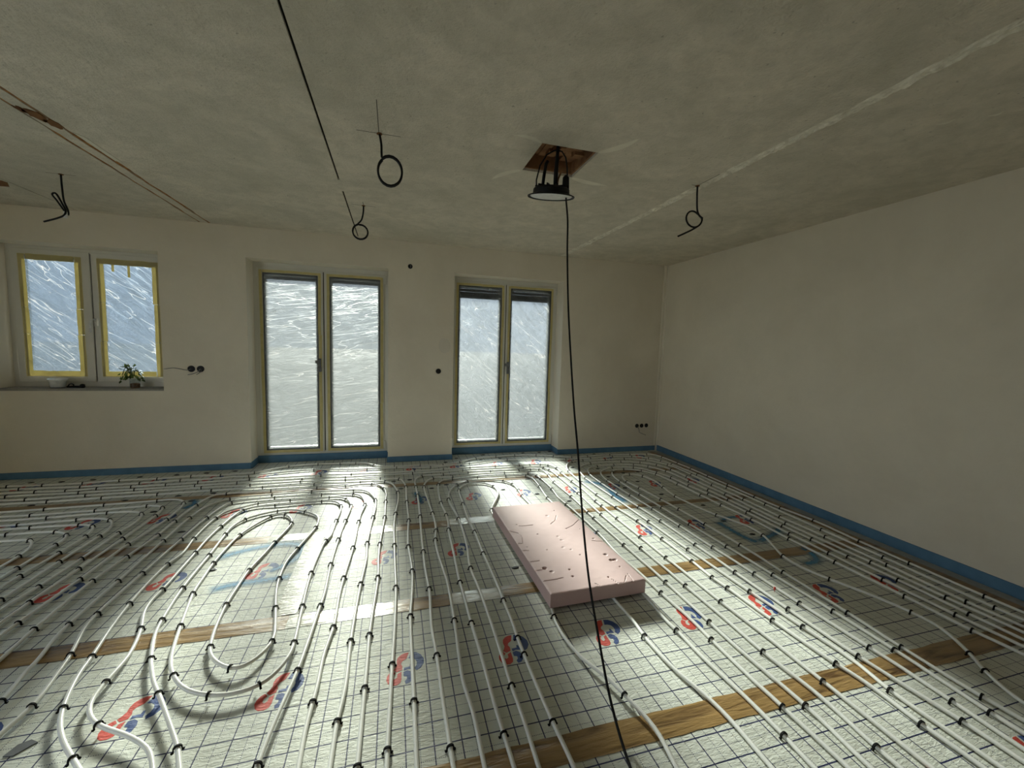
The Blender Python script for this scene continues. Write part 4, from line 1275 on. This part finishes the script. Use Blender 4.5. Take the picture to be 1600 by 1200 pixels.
# ------------------------------------------------------------------ things on the sill
SZ = 0.892
def pot():
    root = empty('flower_pot', (-3.225, 5.215, SZ))
    tag(root, 'small empty white plastic pot on the window sill', 'pot')
    MB().lathe([(0.052, 0.0), (0.062, 0.065), (0.068, 0.070), (0.076, 0.092), (0.070, 0.092), (0.060, 0.066), (0.048, 0.012)], n=24).build('pot_body', M['white_plastic'], root, smooth=True)
    MB().lathe([(0.055, 0.0), (0.064, 0.010), (0.060, 0.012), (0.05, 0.006)], n=24).build('saucer', M['handle'], root, smooth=True)
pot()
def sill_tool():
    root = empty('hand_tool', (-3.085, 5.215, SZ))
    tag(root, 'small dark tool lying beside the white pot on the sill', 'tool')
    MB().tube([(-0.07, 0, 0.012), (0.0, 0.0, 0.014), (0.06, 0.0, 0.012)], [0.009, 0.011, 0.012], 8).build('grip', M['black_plastic'], root, smooth=True)
    MB().tube(catmull([(-0.06, 0, 0.02), (-0.045, 0, 0.04), (-0.02, 0, 0.038), (-0.015, 0, 0.018)], 0.008), 0.006, 6).build('trigger_guard', M['black_plastic'], root, smooth=True)
    MB().lathe([(0.016, 0.0), (0.022, 0.012), (0.018, 0.034), (0.006, 0.04)], n=14).build('head', M['black_plastic'], root, smooth=True, loc=(0.055, 0, 0.002))
sill_tool()
def plant():
    root = empty('potted_plant', (-2.628, 5.225, SZ))
    tag(root, 'drooping leafy houseplant in a small glass pot on the sill', 'plant')
    MB().lathe([(0.042, 0.0), (0.046, 0.01), (0.047, 0.095), (0.043, 0.095), (0.041, 0.01)], n=20).build('pot_body', M['glass'], root, smooth=True, loc=(0.035, 0, 0))
    MB().lathe([(0.038, 0.004), (0.040, 0.045), (0.02, 0.050)], n=16).build('soil', M['rust'], root, loc=(0.035, 0, 0))
    rg = random.Random(5)
    lf, st = MB(), MB()
    for k in range(46):
        a = rg.uniform(0, 2 * math.pi)
        R_ = rg.uniform(0.02, 0.095)
        droop = rg.random()
        base = Vector((0.02, 0, 0.10))
        top = Vector((0.005 + R_ * 0.55 * math.cos(a), R_ * 0.35 * math.sin(a), 0.175 + 0.05 * rg.random()))
        tip = Vector((0.0 + R_ * math.cos(a) * 1.1, R_ * 0.55 * math.sin(a), 0.20 - 0.17 * droop * (R_ / 0.095) + 0.02))
        if k % 3 == 0:
            st.tube(catmull([base, top, tip], 0.02), 0.0022, 5)
        d = (tip - top)
        d = d.normalized() if d.length > 1e-4 else Vector((0, 0, 1))
        s = d.cross(Vector((rg.uniform(-.4, .4), rg.uniform(-.4, .4), 1))).normalized()
        L, w = rg.uniform(0.032, 0.055), rg.uniform(0.012, 0.020)
        nn = d.cross(s)
        lf.add([tip, tip + d * L * .45 + s * w + nn * .004, tip + d * L, tip + d * L * .45 - s * w + nn * .004, tip + d * L * .5 - nn * .003],
               [(0, 1, 4), (1, 2, 4), (2, 3, 4), (3, 0, 4)])
    st.build('stems', M['leaf'], root, smooth=True)
    lf.build('foliage', M['leaf'], root)['kind'] = 'stuff'
plant()

# red push pin stuck in the floor sheet
pin = empty('push_pin', (2.234, 1.87, 0.0))
tag(pin, 'tiny red pin stuck in the floor between pipes on the right', 'pin')
MB().lathe([(0.0015, 0.0), (0.0015, 0.014), (0.006, 0.015), (0.006, 0.018), (0.004, 0.022), (0.007, 0.030), (0.004, 0.032)], n=12).build('pin_head', M['print_red'], pin, smooth=True)
